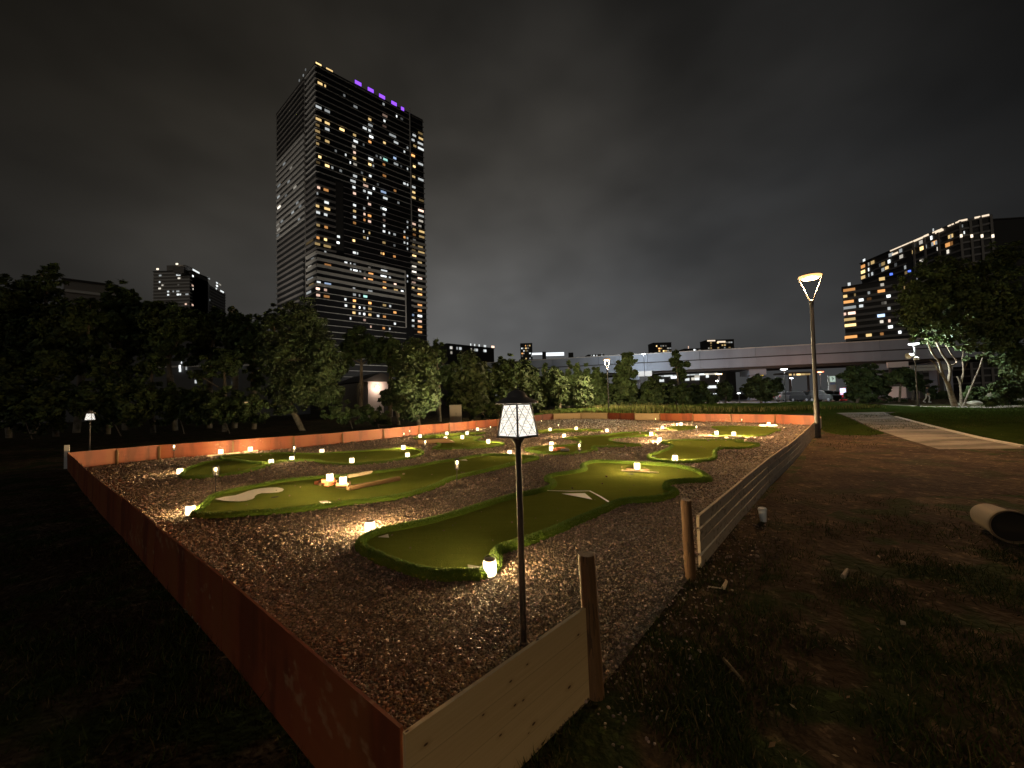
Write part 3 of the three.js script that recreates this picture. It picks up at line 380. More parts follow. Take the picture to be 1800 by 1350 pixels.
// ------------------------------------------------------------------ buildings far off
const WIN = { W: [0.90, 0.95, 0.95], Y: [1.0, 0.68, 0.28], O: [1.0, 0.45, 0.14], P: [1.0, 0.66, 0.50], G: [0.5, 1.0, 0.86], B: [0.5, 0.68, 1.0], N: [0.85, 0.78, 0.66] };
const winMats = {};
const wr = rng(2024), winMat = (c) => { const up = c.toUpperCase(), q = Math.floor(wr() * 5), k = (c === up ? 1.0 : 0.2) * [0.35, 0.6, 0.85, 1.1, 1.9][q]; return (winMats[c + q] ??= glow(WIN[up], k)); };
class Facade {                                                              // an upright plane through two points of the plan
  constructor(a, b) { this.a = V(a.x, 0, a.z); this.b = V(b.x, 0, b.z); this.d = this.b.clone().sub(this.a); this.L = this.d.length(); this.d.normalize(); this.n = V(-this.d.z, 0, this.d.x); if (this.n.dot(this.a) > 0) this.n.negate(); this.turn = -Math.atan2(this.d.z, this.d.x); }
  hit(px, py) { const r = ray(px, py), t = this.a.clone().sub(camera.position).dot(this.n) / r.dot(this.n), p = r.multiplyScalar(t).add(camera.position); return { u: p.clone().sub(this.a).dot(this.d), y: p.y, s: t * Math.abs(1) }; }
  box(u0, u1, y0, y1, out, th) { const w = u1 - u0, c = this.a.clone().addScaledVector(this.d, (u0 + u1) / 2).addScaledVector(this.n, out - th / 2); return bx(w, y1 - y0, th, 0, 0, 0).rotateY(this.turn).translate(c.x, (y0 + y1) / 2, c.z); }
}
function litWindows(f, spec, t, o = {}) {                                 // "x,y,width,colour;..." in pixels, snapped to the floors
  const floor = o.floor ?? 3.15, h = o.h ?? 1.6, out = o.out ?? 0.12;
  for (const s of spec.trim().split(/;\s*/)) { if (!s) continue; const [x, y, w, c] = s.split(','), p = f.hit(+x - w * (o.k ?? 1) / 2, +y), q = f.hit(+x + w * (o.k ?? 1) / 2, +y); let yc = (p.y + q.y) / 2; if (o.snap !== false) yc = (Math.floor(yc / floor) + 0.5) * floor;
    obj('window', f.box(Math.min(p.u, q.u), Math.max(p.u, q.u), yc - h / 2, yc + h / 2, out, 0.1), winMat(c), t); }
}
M.darkGlass = std([0.022, 0.022, 0.024], 0.3); M.slab = std([0.62, 0.59, 0.55], 0.6); M.slabDark = std([0.26, 0.24, 0.225], 0.6); M.paleRail = std([0.66, 0.62, 0.56], 0.6); M.facade = std([0.26, 0.235, 0.21], 0.7); M.facadeDark = std([0.05, 0.046, 0.043], 0.7); M.recess = std([0.05, 0.046, 0.043], 0.7);
M.purple = glow([0.30, 0.08, 1.0], 1.5); M.blueLamp = glow([0.1, 0.2, 1.0], 1.6); M.stripLight = glow([1.0, 0.80, 0.58], 1.1); M.coldStrip = glow([0.9, 0.95, 1.0], 1.4); M.spark = glow([1, 0.85, 0.65], 1.6);
const ring4 = (p, y0, y1) => { const sh = new THREE.Shape(p.map((q) => new THREE.Vector2(q.x, -q.z))); return new THREE.ExtrudeGeometry(sh, { depth: y1 - y0, bevelEnabled: false }).rotateX(-Math.PI / 2).translate(0, y0, 0); };
{ // the tall tower
  const t = thing('residential_tower', 'tallest dark tower with many lit windows and purple lights on its roof edge', 'tower');
  const C = at(557, 420, 188), R = at(747, 420, 229), L = at(487, 420, 221), fr = new Facade(C, R), fl = new Facade(C, L), B = R.clone().add(L).sub(C);
  const top = fr.hit(557, 113).y, FL = 3.15, nF = Math.floor(top / FL);
  obj('wall', ring4([V(C.x, 0, C.z), V(R.x, 0, R.z), V(B.x, 0, B.z), V(L.x, 0, L.z)], 0, top - 1), M.darkGlass, t);
  const uSlot0 = fr.hit(590, 400).u, uSlot1 = fr.hit(604, 400).u, uRec0 = fr.hit(712, 520).u, uV = fr.hit(721, 300).u, lA = fl.hit(537, 300).u;
  const yGrayTop = fr.hit(557, 443).y, yBox = fr.hit(557, 307).y, yGrayLow = fr.hit(620, 521).y, yRibTop = fl.hit(520, 242).y, yRibLow = fl.hit(520, 400).y;
  const side = (f, u0, u1, y0, y1, out, th, m, name) => obj(name, f.box(u0, u1, y0, y1, out, th), m, t);
  for (let k = 1; k <= nF; k++) {                                            // balcony slabs floor by floor, on both visible sides
    const y = k * FL, low = y < yGrayTop, mid = !low && y < yBox; const th = 0.21;
    const m = low ? M.slab : mid ? M.slabDark : M.slab, P = [];
    if (mid) { P.push(fr.box(-0.6, uSlot0, y - 0.75, y + 0.1, 0.75, 0.8), fr.box(uSlot1, uV, y - 0.1, y + th - 0.1, 0.55, 0.7)); }
    else P.push(fr.box(-0.6, low ? uRec0 : uV, y - 0.1, y + th - 0.1, 0.6, 0.75));
    P.push(fl.box(0, lA - 0.9, y - (mid ? 0.75 : 0.1), y + (mid ? 0.1 : th - 0.1), 0.6, 0.75)); obj('balcony_slab', P, m, t);
    if (y < yRibTop && y > yRibLow) obj('balcony_slab', fl.box(lA + 0.6, fl.L, y - 0.55, y + 0.45, 0.5, 0.6), M.slab, t);
    else if (y >= yRibTop) obj('balcony_slab', fl.box(lA + 1.2, fl.L + 0.4, y - 0.2, y + 0.2, 0.35, 0.5), M.facade, t);
    else if (y <= yRibLow) obj('balcony_slab', fl.box(lA + (y < yGrayTop ? 2 : -1), fl.L, y - 0.7, y + 0.1, 0.7, 0.8), M.slabDark, t);
    side(fr, uV + 0.6, fr.L + 0.5, y - 0.14, y + 0.14, 0.5, 0.6, y < fr.hit(735, 423).y && y > fr.hit(735, 545).y ? M.slab : M.slabDark, 'balcony_slab');
    if (low && y > yGrayLow) { side(fr, -0.4, uRec0, y + 0.16, y + 1.22, 0.62, 0.1, M.paleRail, 'balcony_panel'); side(fl, 0, lA - 0.9, y + 0.16, y + 1.22, 0.62, 0.1, M.paleRail, 'balcony_panel'); }
    if (y < fr.hit(735, 423).y && y > fr.hit(735, 545).y) side(fr, uV - 1, fr.L + 0.5, y + 0.14, y + 1.1, 0.52, 0.1, M.paleRail, 'balcony_panel');
  }
  side(fr, uV - 0.25, uV + 0.25, fr.hit(721, 400).y, top + 2.5, 0.9, 0.5, M.slab, 'pillar');
  side(fr, uRec0 - 0.3, uRec0 + 0.3, fr.hit(712, 576).y, fr.hit(712, 477).y, 0.95, 0.5, M.slab, 'frame'); side(fr, -0.6, uRec0, yGrayTop - 0.3, yGrayTop + 0.3, 0.95, 0.6, M.slab, 'frame');
  side(fr, uSlot0, uSlot1, fr.hit(598, 440).y, yBox, 0.2, 0.3, M.recess, 'recess'); side(fl, lA - 0.6, lA + 0.3, 0, top, 0.4, 0.5, M.slabDark, 'pillar');
  obj('parapet', [fr.box(-0.3, fr.L, top - 1.4, top, 0.3, 0.6), fl.box(-0.3, fl.L, top - 1.4, top, 0.3, 0.6)], M.facadeDark, t);
  obj('roof_house', ring4([0.12, 0.5, 0.5, 0.12].map((u, i) => V(C.x + (R.x - C.x) * u + (L.x - C.x) * (i > 1 ? 0.6 : 0.3), 0, C.z + (R.z - C.z) * u + (L.z - C.z) * (i > 1 ? 0.6 : 0.3))), top - 2, top + 1), M.facadeDark, t);
  const W = `559.8,118.7,12,Y;579,128.4,14,Y;562.4,145.3,10,Y;571.3,149,3,Y;605,166.7,4,w;624.7,188,8,w;559.8,187,12,W;575,194,11,W;559.8,209.3,12,Y;575,216.4,10,Y;676.4,205.3,10,p;675.6,214,4,W;649.8,212.4,6,Y;651,222,9,W;641,227.5,8,W;649.3,232.4,5,W;697,206,2,W;706,210.7,5,w;675.6,225,8,p;738.7,236.4,9,y;674,182,4,w;602.7,229.5,6,Y;623,239,6,Y;652.4,243,8,W;690,241.8,14,W;728,241,7,W;726,249,6,W;739.6,247.5,9,Y;738.7,257,11,W;739.6,266,12,W;729,261,6,Y;625,250,9,W;650,252.4,6,O;675.6,253.8,5,Y;696,254.7,9,W;716,255.5,3,W;639,257.8,3,w;622,260,7,N;623,271,5,P;607.6,275,3,W;622.7,280.4,7,Y;651.6,282.7,10,W;669,281.3,3,W;677.3,285.3,9,G;693.8,282,6,B;726,277.3,7,O;739,284.4,10,W;710.7,271,3,W;650,293.3,6,Y;656,295.6,3,W;674.7,293.3,5,o;696,293,9,W;705,296.4,3,w;716,293,2,W;728,296.4,5,Y;624,292,7,n;615.6,289.3,2,W;624,313.3,8,W;650.7,313.8,5,W;675.6,313.3,7,O;710.7,318.7,5,W;716,321.3,3,W;727,314.7,6,Y;727,325,7,W;739.6,320,11,W;727,333.8,6,Y;620.4,323,11,W;640.4,320.4,5,Y;642.7,331,10,P;649.8,334.7,8,W;657,336.4,4,W;673.8,333,11,B;694,331,5,O;622,334.7,6,W;558,230.7,10,Y;558,222,8,y;559,242,9,y;558,254,6,y;575,227,9,W;575,248.4,9,Y;562,278.7,6,Y;559,287.6,8,y;575,293,9,Y;584,296.4,4,W;598.7,303.6,5,w;560,333.8,6,P;573,338.4,10,O;557.8,344.7,3,W;573.8,351,9,W;558,367.8,7,Y;575,372.7,12,Y;559,379.3,8,W;572.4,383,7,W;559,391,7,Y;573,394.4,7,O;558.7,413.6,6,O;572,416.7,6,Y;557.8,424.2,11,Y;575,427.8,15,Y;571.6,439.3,4,w;594.7,411,6,W;594,422.4,6,W;623,345,6,P;623,355.8,6,W;623,366.4,6,Y;623,376.7,6,W;623,387.8,6,O;640.4,340.7,5,W;646,343,2,W;649.3,355.3,6,P;677,344,9,W;669.8,362,2,W;675.6,363.3,8,W;640,362,4,W;640.4,372,4,P;649.3,375.3,7,O;674.7,373.6,5,W;640.4,383,4,O;649.3,385.6,6,P;675,384,5,p;675,394,4,W;674.7,403.8,5,W;684,407,3,W;693.3,409.6,5,W;716,387.8,3,W;716,397.6,2,W;710.7,405.6,3,W;710.7,415,4,O;716,416.7,3,W;710.7,425,3,W;716,426,2,W;716,435.8,2,W;639,403.8,2,W;649,406,3,Y;640.4,414.4,5,Y;646,415,2,W;621.8,419.3,5,Y;674.7,424,6,Y;693,429.6,4,w;622.7,441.6,6,W;628,443,3,W;669.8,443,2,Y;673.8,444,3,O;693,447,5,O;727,352,8,Y;740.4,349,10,y;739.6,366.4,11,P;740,375.3,11,W;727,389.6,8,P;739.6,386.4,9,N;737.8,395,6,N;728,401,6,y;741,404.7,11,Y;741,413.6,11,Y;728,410.4,6,o;728,419,6,n;727,429.6,6,y;738.7,433,10,y;740.4,443,13,Y;727,439.8,8,y;728,448,8,Y;607.8,459,6,W;616,461.7,2,W;623,463,5,w;616.7,472,3,W;624.4,474,9,W;632.8,475.6,4,W;641,477.8,4,n;649,468,5,n;651.7,480,10,O;651,490,10,O;641,489,4,P;675,475,13,W;674,484.4,12,W;685,487,4,W;675.6,495.6,7,O;675.6,506.7,7,O;694.4,500,5,P;695.6,510.6,8,Y;706.7,511.7,5,W;622,506.7,5,W;650.6,511.7,9,W;622.8,517,6,W;631.7,519,3,W;642,520.6,8,G;607,525.6,4,W;622.8,529,6,O;650,533.3,6,O;675.6,537.8,7,Y;685.6,539,4,W;607.8,536.7,5,W;622,539.4,5,Y;632,540.6,3,W;640,542,4,W;650,544,7,Y;694,551,6,O;622,551,6,Y;632,551,4,W;640,552.8,4,W;650,554.4,6,Y;664.4,556,5,W;675.6,558.3,6,O;616,561,3,W;640.6,563.3,5,P;694,571,4,W;674.4,579.4,5,O;685,579.4,3,W;651.7,575.6,3,P;621.7,582,4,P;716,484.4,2,W;716,494.4,2,W;726,555.6,4,B;726,565,5,W;726,575.6,5,w;737.8,557.8,9,W;737.8,567.8,8,P;737.8,577,9,O;737.8,586.7,9,O;737.8,548,8,O;737.8,537.8,9,O;737.8,519.4,9,O;737.8,510,9,Y;726,507,5,Y;727,496.7,8,P;737.8,490,9,P;727.8,477.8,9,N;727.8,467.8,9,N;737.8,461,8,Y;576,463,14,O;560,494,8,W;576,497,14,B;558.5,506,8,P;572,508,6,P;559,517,8,P;574,520,12,O;600,228,8,Y;662,272,4,w;590,262,4,w;636,300,4,w;664,325,4,w;700,352,4,w`;
  litWindows(fr, W, t, { floor: FL, h: 1.15, out: 0.25, k: 0.82 });
  litWindows(fl, '491,330,5,w;490,345,4,w;491,362,5,N;489,395,5,n;490,405,5,N;489,412,4,w;500,292,4,w;512,300,4,n;508,316,4,w;519,331,5,n;503,340,3,w;523,352,4,w;528,365,4,w;515,376,4,w;496,386,4,w;526,388,3,w;545,426,12,y;546,494,10,w;548,506,8,y;545,472,6,n;543,515,8,w;550,455,5,w', t, { floor: FL, h: 1.1, out: 0.25 });
  for (const [x, y, w] of [[629, 147, 11], [651, 159, 10], [671, 170.5, 10], [692, 182.5, 9], [707, 192, 5]]) { const p = fr.hit(x - w / 2, y), q = fr.hit(x + w / 2, y); obj('roof_light', fr.box(p.u, q.u, (p.y + q.y) / 2 - 0.9, (p.y + q.y) / 2 + 0.9, 0.55, 0.2), M.purple, t); }
  for (const [x, y] of [[538, 123], [534, 133], [527, 142]]) { const p = fl.hit(x, y); obj('roof_light', fl.box(p.u - 0.4, p.u + 0.4, p.y - 0.5, p.y + 0.5, 0.4, 0.3), winMat('w'), t); }
}
function added_floodlight(label, pos, target, cd, angle) { const t = thing('added_floodlight', label, 'added_floodlight', pos, Math.atan2(target.x - pos.x, target.z - pos.z), 'added unseen floodlights before the tall tower'); obj('pole', cyl(0.12, 0.14, 5.2, 0, 0, 0, 10), M.facadeDark, t); obj('housing', new RoundedBoxGeometry(1.1, 0.8, 0.4, 2, 0.05).rotateX(-0.5).translate(0, 5.5, 0), M.facadeDark, t); obj('lens', bx(0.95, 0.65, 0.03, 0, 0, 0.22).rotateX(-0.5).translate(0, 5.5, 0), glow([1, 0.93, 0.82], 6), t);  // unseen mast light added to lift the tower's pale faces
  const l = new THREE.SpotLight(lin(1, 0.93, 0.82), cd, 0, angle, 0.7, 2); l.position.set(0, 5.75, 0.5); l.castShadow = true; l.shadow.radius = 20; l.name = 'added_flood_light'; t.add(l); const q = t.worldToLocal(target.clone()); l.target.position.copy(q); t.add(l.target); return t; }
{ const C = at(557, 420, 188), R = at(747, 420, 229), L = at(487, 420, 221), mR = C.clone().lerp(R, 0.45), mL = C.clone().lerp(L, 0.55), nR = V(0.70, 0, 0.716), nL = V(-0.645, 0, 0.766);
  for (const [m, n, d, y, cd, a, l] of [[mR, nR, 42, 42, 2600, 0.72, 'floodlight unseen behind the trees, brightening the right face of the tall tower'], [mL, nL, 55, 100, 9000, 0.45, 'floodlight unseen behind the trees, brightening the left face of the tall tower']]) { const p = m.clone().addScaledVector(n, d); p.y = 0; const q = m.clone(); q.y = y; const o = added_floodlight(l, p, q, cd, a); o.updateMatrixWorld(true); o.children.forEach((c) => { if (c.isSpotLight) c.target.position.copy(o.worldToLocal(q.clone())); }); } }
// a plain far block: one or two facades, a roof, floor bands and its lit windows
function block(name, label, cat, d0, d1, x0, x1, yTop, o = {}) {
  const t = thing(name, label, cat), a = at(x0, yTop, d0), b = at(x1, yTop, d1), f = new Facade(a, b), H = o.H ?? f.hit(x0, yTop).y, deep = o.deep ?? 14, back = f.n.clone().multiplyScalar(-deep), fl = o.floor ?? 3;
  obj('wall', ring4([f.a, f.b, f.b.clone().add(back), f.a.clone().add(back)], o.y0 ?? 0, H), o.m ?? M.facadeDark, t);
  obj('roof', ring4([f.a, f.b, f.b.clone().add(back), f.a.clone().add(back)].map((p, i) => p.clone().addScaledVector(f.d, i === 0 || i === 3 ? -0.4 : 0.4).addScaledVector(f.n, i < 2 ? 0.4 : -0.4)), H, H + 0.5), o.roof ?? M.facadeDark, t);
  if (o.bands) for (let y = fl * Math.max(1, Math.ceil((o.y0 ?? 0) / fl)); y < H - 0.5; y += fl) obj('balcony_slab', f.box(-0.1, f.L + 0.1, y - 0.2, y + (o.bandH ?? 0.9), 0.5, 0.7), o.bands, t);
  if (o.win) litWindows(f, o.win, t, { floor: fl, h: o.h ?? fl * 0.5, out: 0.3, snap: o.snap });
  if (o.random) { const r = rng(o.seed ?? 3); for (let y = Math.max(o.yMin ?? 2, 2); y < H - fl * 0.8; y += fl) for (let u = 1; u < f.L - 2; u += o.step ?? 4) if (r() < o.random) obj('window', f.box(u, u + (o.ww ?? 1.6) * (0.7 + 0.8 * r()), y, y + fl * 0.5, 0.2, 0.1), winMat('WYYNOwyn'[Math.floor(r() * 8)]), t); }
  return [t, f, H];
}
{ // curved apartment block beyond the left trees, in two faces
  const [t, f, H] = block('apartment_block', 'pale banded apartment block above the dark left trees', 'apartment block', 300, 300, 270, 334, 478, { m: M.facade, bands: M.slab, bandH: 0.75, floor: 2.55, deep: 18, y0: 60, win: '282,484,4,W;314,484,7,W;315,489.5,4,N;281,497,2,W;286,501.5,3,N;281,507,4,N;314,501,3,n;296,512.5,3,W;305,512.5,2,W;313,512,5,W;296,518.5,3,W;313,518,3,W;317,518.5,3,W;329,518,5,W;327,536,3,P', h: 1.4 });
  const b = at(396, 500, 352), f2 = new Facade(f.b, b); obj('wall', ring4([f2.a, f2.b, f2.b.clone().add(V(-20, 0, -16)), f.b.clone().addScaledVector(f.n, -18)], 60, H - 3), M.facade, t);
  for (let y = 61; y < H - 3; y += 2.55) obj('balcony_slab', f2.box(0, f2.L, y - 0.2, y + 0.55, 0.5, 0.7), M.slab, t);
  litWindows(f2, '343,478.5,12,W;338,484,3,W;347,485,3,w;340,501.5,9,P;341,507.5,8,N;365,491,5,W;380,497,3,W;385,500,4,N;380,502.5,3,W;379,507,2,W;389,511.5,6,W;355,515.5,3,W;363,523.5,3,W;364,513,2,w;344,531,11,W;339,535.5,7,P;367,526,2,w', t, { floor: 2.55, h: 1.3, out: 0.7 });
  const ha = f.hit(289, 465), hb = f.hit(322, 465); obj('roof_house', [f.box(ha.u, hb.u, H, ha.y, -2, 8), f2.box(-4, 9, H - 3, H + 2, -2, 7)], M.facade, t); for (const [x, y] of [[277, 473], [311, 464]]) { const p = f.hit(x, y); obj('roof_light', f.box(p.u - 0.8, p.u + 0.8, p.y - 0.6, p.y + 0.6, 0.2, 0.4), M.spark, t); }
}
{ const [t, f, H] = block('low_building', 'low grey building with a pale eave line, behind the highest left trees', 'building', 105, 112, 112, 205, 492, { m: M.facade, roof: M.facadeDark, deep: 16 }); obj('eave', f.box(0, f.L, H - 3.2, H - 2.5, 0.4, 0.5), M.slab, t); }
{ const [t, f, H] = block('long_building', 'long grey building seen only through gaps between the left tree trunks', 'building', 62, 66, -60, 500, 596, { m: std([0.10, 0.10, 0.10], 0.8), deep: 10, snap: false, h: 0.55,
  win: '302,605.5,5,W;313,610,2,N;313.5,622,3,W;321,636.5,1.5,W;318,645,2.5,W;318.5,651,3,W;329.5,647.5,2,W;308,689.5,3,P;349,699,9,W;349,702.5,10,W;367,691.5,3,W;363,699,6,n;434,709.5,6,Y;452,709,9,y;392,618,7,n;427,614,6,w;413,673,7,w;425,643.5,3,W;346,671,3,W;148,571,6,w;179,583,4,w' });
  for (let k = 0; k < 6; k++) obj('eave', f.box(f.L * k / 6 + 0.3, f.L * (k + 1) / 6 - 0.3, H * 0.62, H * 0.62 + 0.25, 0.3, 0.4), M.slab, t); }
block('office_building', 'flat topped building with three rows of lit windows above the middle trees', 'building', 235, 262, 786, 868, 605, { m: M.facadeDark, deep: 18, floor: 3, win: '792,609,3,W;793,614,4,N;793,618,3,n;803,611,2,W;808,611,3,W;810,615,2,W;827,607.5,2,W;834,608.5,2,W;837,609.5,2,n;842,609,2,W;828,613,2,N;838,614.5,3,W;835,618,3,W;852,611,4,W;852,615.5,5,W;853,620,3,W;866,612,5,P', h: 1.6 });
block('distant_tower', 'small distant tower with warm windows, left of the white lit hall', 'tower', 640, 640, 915, 935.5, 604, { m: M.facadeDark, deep: 24, floor: 4.2, random: 0.42, step: 3.2, ww: 1.9, seed: 8, yMin: 60, bands: null });
block('distant_tower', 'small distant tower just above the elevated road, right of the tall white lamp', 'tower', 640, 640, 1148, 1180, 603, { m: M.facadeDark, deep: 24, floor: 4.2, random: 0.4, step: 3.6, ww: 2.2, seed: 18, yMin: 70 });
{ const [t, f, H] = block('distant_tower', 'widest distant tower with glowing orange roof edge, above the elevated road', 'tower', 620, 620, 1243, 1290, 598, { m: M.facadeDark, deep: 24, floor: 4.2, random: 0.4, step: 3.6, ww: 2.2, seed: 28, yMin: 70 }); obj('roof_light', [f.box(0, f.L * 0.3, H - 2, H, 0.4, 0.5), f.box(f.L * 0.38, f.L * 0.68, H - 4.5, H - 2, 0.4, 0.5)], M.stripLight, t); }
block('distant_building', 'low distant building with red and white lights between two distant towers', 'building', 600, 600, 1203, 1236, 613.5, { m: M.facadeDark, deep: 20, floor: 3.5, win: '1210,609.5,1.5,P;1210,612,1.5,P;1220.5,615,3,W;1223,615.5,2,W;1230,616,4,N', snap: false, h: 2 });
{ const t = thing('lit_hall', 'white lit hall with two bright bands beside the small left distant tower', 'building'), a = at(934, 622, 330), b = at(994, 622, 330), f = new Facade(a, b); obj('wall', ring4([f.a, f.b, f.b.clone().addScaledVector(f.n, -20), f.a.clone().addScaledVector(f.n, -20)], 0, f.hit(960, 631).y), M.facadeDark, t);
  const q = (x0, x1, y0, y1) => { const p = f.hit(x0, y0), r = f.hit(x1, y1); return f.box(p.u, r.u, r.y, p.y, 0.4, 0.5); }; obj('lit_band', q(935, 953, 620.5, 623.5), M.coldStrip, t); obj('lit_band', q(960, 991.5, 620, 625), M.coldStrip, t); obj('roof_house', q(953, 960, 618.5, 631), M.facadeDark, t); obj('roof_house', q(999, 1008, 620, 631), M.facadeDark, t); }
block('distant_building', 'faint distant row of lights between the near street lamp and the white hall', 'building', 500, 500, 1034, 1062, 624, { m: M.facadeDark, deep: 20, win: '1039.5,624.3,2,W;1044,625,2.5,W;1049,625,2,W;1058,622.8,1.5,W;1058,626,2,W', snap: false, h: 1.6 });
{ // terraced block at the right with lights along its roof line
  const [t, f, H] = block('terraced_tower', 'big dark terraced apartment tower at the right with lights along its roof edge', 'apartment block', 218, 166, 1513, 1690, 464, { random: 0.07, step: 3.6, seed: 51, yMin: 40, m: M.facadeDark, deep: 26, floor: 3, bands: M.slabDark, bandH: 0.5, h: 1.7, win: '1520,462,4,W;1518,472,7,O;1518,480,7,Y;1518,487.5,7,Y;1527.5,461,2,n;1534.5,459,6,Y;1528,469.5,1.5,W;1528,478,1.5,W;1528,484,1.5,W;1534,482.5,3,W;1553,460.5,6,Y;1553,475.5,5,W;1567,447,8,W;1563.5,457.5,4,W;1584,440,5,w;1585,449.5,6,N;1607.5,434.5,2,W;1604.5,443,6,Y;1622,437.5,8,Y;1620,429.5,6,N;1628,429,2,W;1638.5,423.5,3,W;1648,420,8,W;1640.5,432,4,W;1649,437.5,2,N;1621,455.5,6,N;1621,463,6,N;1667,432,8,O;1674,431,4,o;1667,440,4,N;1642,410,2,W;1672,411,2,w;1548,470,3,w;1575,462,4,w;1592,470,3,w;1600,460,3,w' });
  const b = at(1746, 400, 160), f2 = new Facade(f.b, b); obj('wall', ring4([f2.a, f2.b, f2.b.clone().multiplyScalar(1.1).setY(0), f2.a.clone().multiplyScalar(1.1).setY(0)], 0, H + 0.4), M.facadeDark, t);
  for (let y = 3; y < H; y += 3) obj('balcony_slab', f2.box(0, f2.L, y - 0.2, y + 0.5, 0.5, 0.7), M.slabDark, t);
  litWindows(f2, '1695,408.5,2,W;1695,412,2,W;1692,400.5,2,w', t, { floor: 3, h: 1.2 });
  const u = (x) => f.hit(x, 430).u, r = rng(9); for (let x = 1566; x < 1688; x += 7) if (r() < 0.85) { const a0 = u(x), a1 = u(x + 3 + 4 * r()); obj('roof_light', f.box(a0, a1, H - 0.25, H + 0.25, 0.65, 0.3), M.stripLight, t); }
  for (const [x0, x1, y] of [[1570, 1580, 444], [1608, 1624, 417.5], [1626, 1634, 412.5], [1646, 1660, 404]]) { const p = f.hit(x0, y), q = f.hit(x1, y); obj('roof_light', f.box(p.u, q.u, Math.min(p.y, q.y) - 0.3, Math.min(p.y, q.y) + 0.5, 0.65, 0.3), M.stripLight, t); }
  for (const [x0, x1] of [[1681, 1700], [1713, 1723], [1726, 1739]]) { const p = f2.hit(x0, 389), q = f2.hit(x1, 389); obj('roof_light', f2.box(Math.max(0, p.u), q.u, H - 0.1, H + 0.6, 0.65, 0.3), M.stripLight, t); }
  for (const x of [1687, 1707, 1725, 1744]) { const p = f2.hit(x, 415), u0 = clamp(p.u, 0.4, f2.L - 0.2); obj('pillar', f2.box(u0 - 0.35, u0 + 0.35, 0, H, 0.9, 0.5), M.facade, t); obj('pillar_light', f2.box(u0 - 0.35, u0 + 0.35, p.y - 0.9, p.y + 0.4, 1.05, 0.2), M.spark, t); }
  for (const x of [1608, 1628, 1653]) { const p = u(x); obj('pillar', f.box(p - 0.4, p + 0.4, 0, H - 1, 0.9, 0.5), M.facade, t); }
  const c0 = u(1594), c1 = u(1604); obj('recess', f.box(c0, c1, 8, H - 4, 0.62, 0.3), M.recess, t);
  const [t2, g] = block('apartment_block', 'lower brown apartment block in front of the terraced tower, with a column of lit rooms', 'apartment block', 196, 176, 1481, 1640, 506, { random: 0.05, step: 3.4, seed: 71, yMin: 10, m: M.facadeDark, deep: 10, floor: 2.95, bands: M.slabDark, bandH: 0.95, h: 1.7, win: '1493,504.5,5,W;1493,514,21,O;1486,525,7,Y;1503,522.5,3,y;1492,534,18,O;1494,545,22,W;1485.5,556,4,P;1497.5,554.5,13,P;1494,565,20,Y;1495,575,20,Y;1496,595.5,22,O;1550.5,494.5,10,Y;1551,504.5,6,N;1549.5,517,13,O;1514,531.5,8,W;1528,529,8,o;1527.5,518.5,4,W;1514,541.5,7,W;1562,524,7,W;1556,528,4,n;1552.5,537.5,6,n;1563,546,5,W;1549,559,13,B;1550,569,6,N;1563.5,567,4,P;1565.5,579,8,W;1582,588,5,W;1527.5,593.5,10,Y;1550.5,592.5,6,O;1591,509,4,Y;1592,522,3,W;1613,494,3,W;1614,518,8,y' });
  for (const [x, y] of [[1566.5, 482], [1598.5, 477]]) { const p = g.hit(x, y); obj('roof_light', g.box(p.u - 0.5, p.u + 0.5, p.y - 0.5, p.y + 0.5, 0.3, 0.4), M.blueLamp, t2); }
}

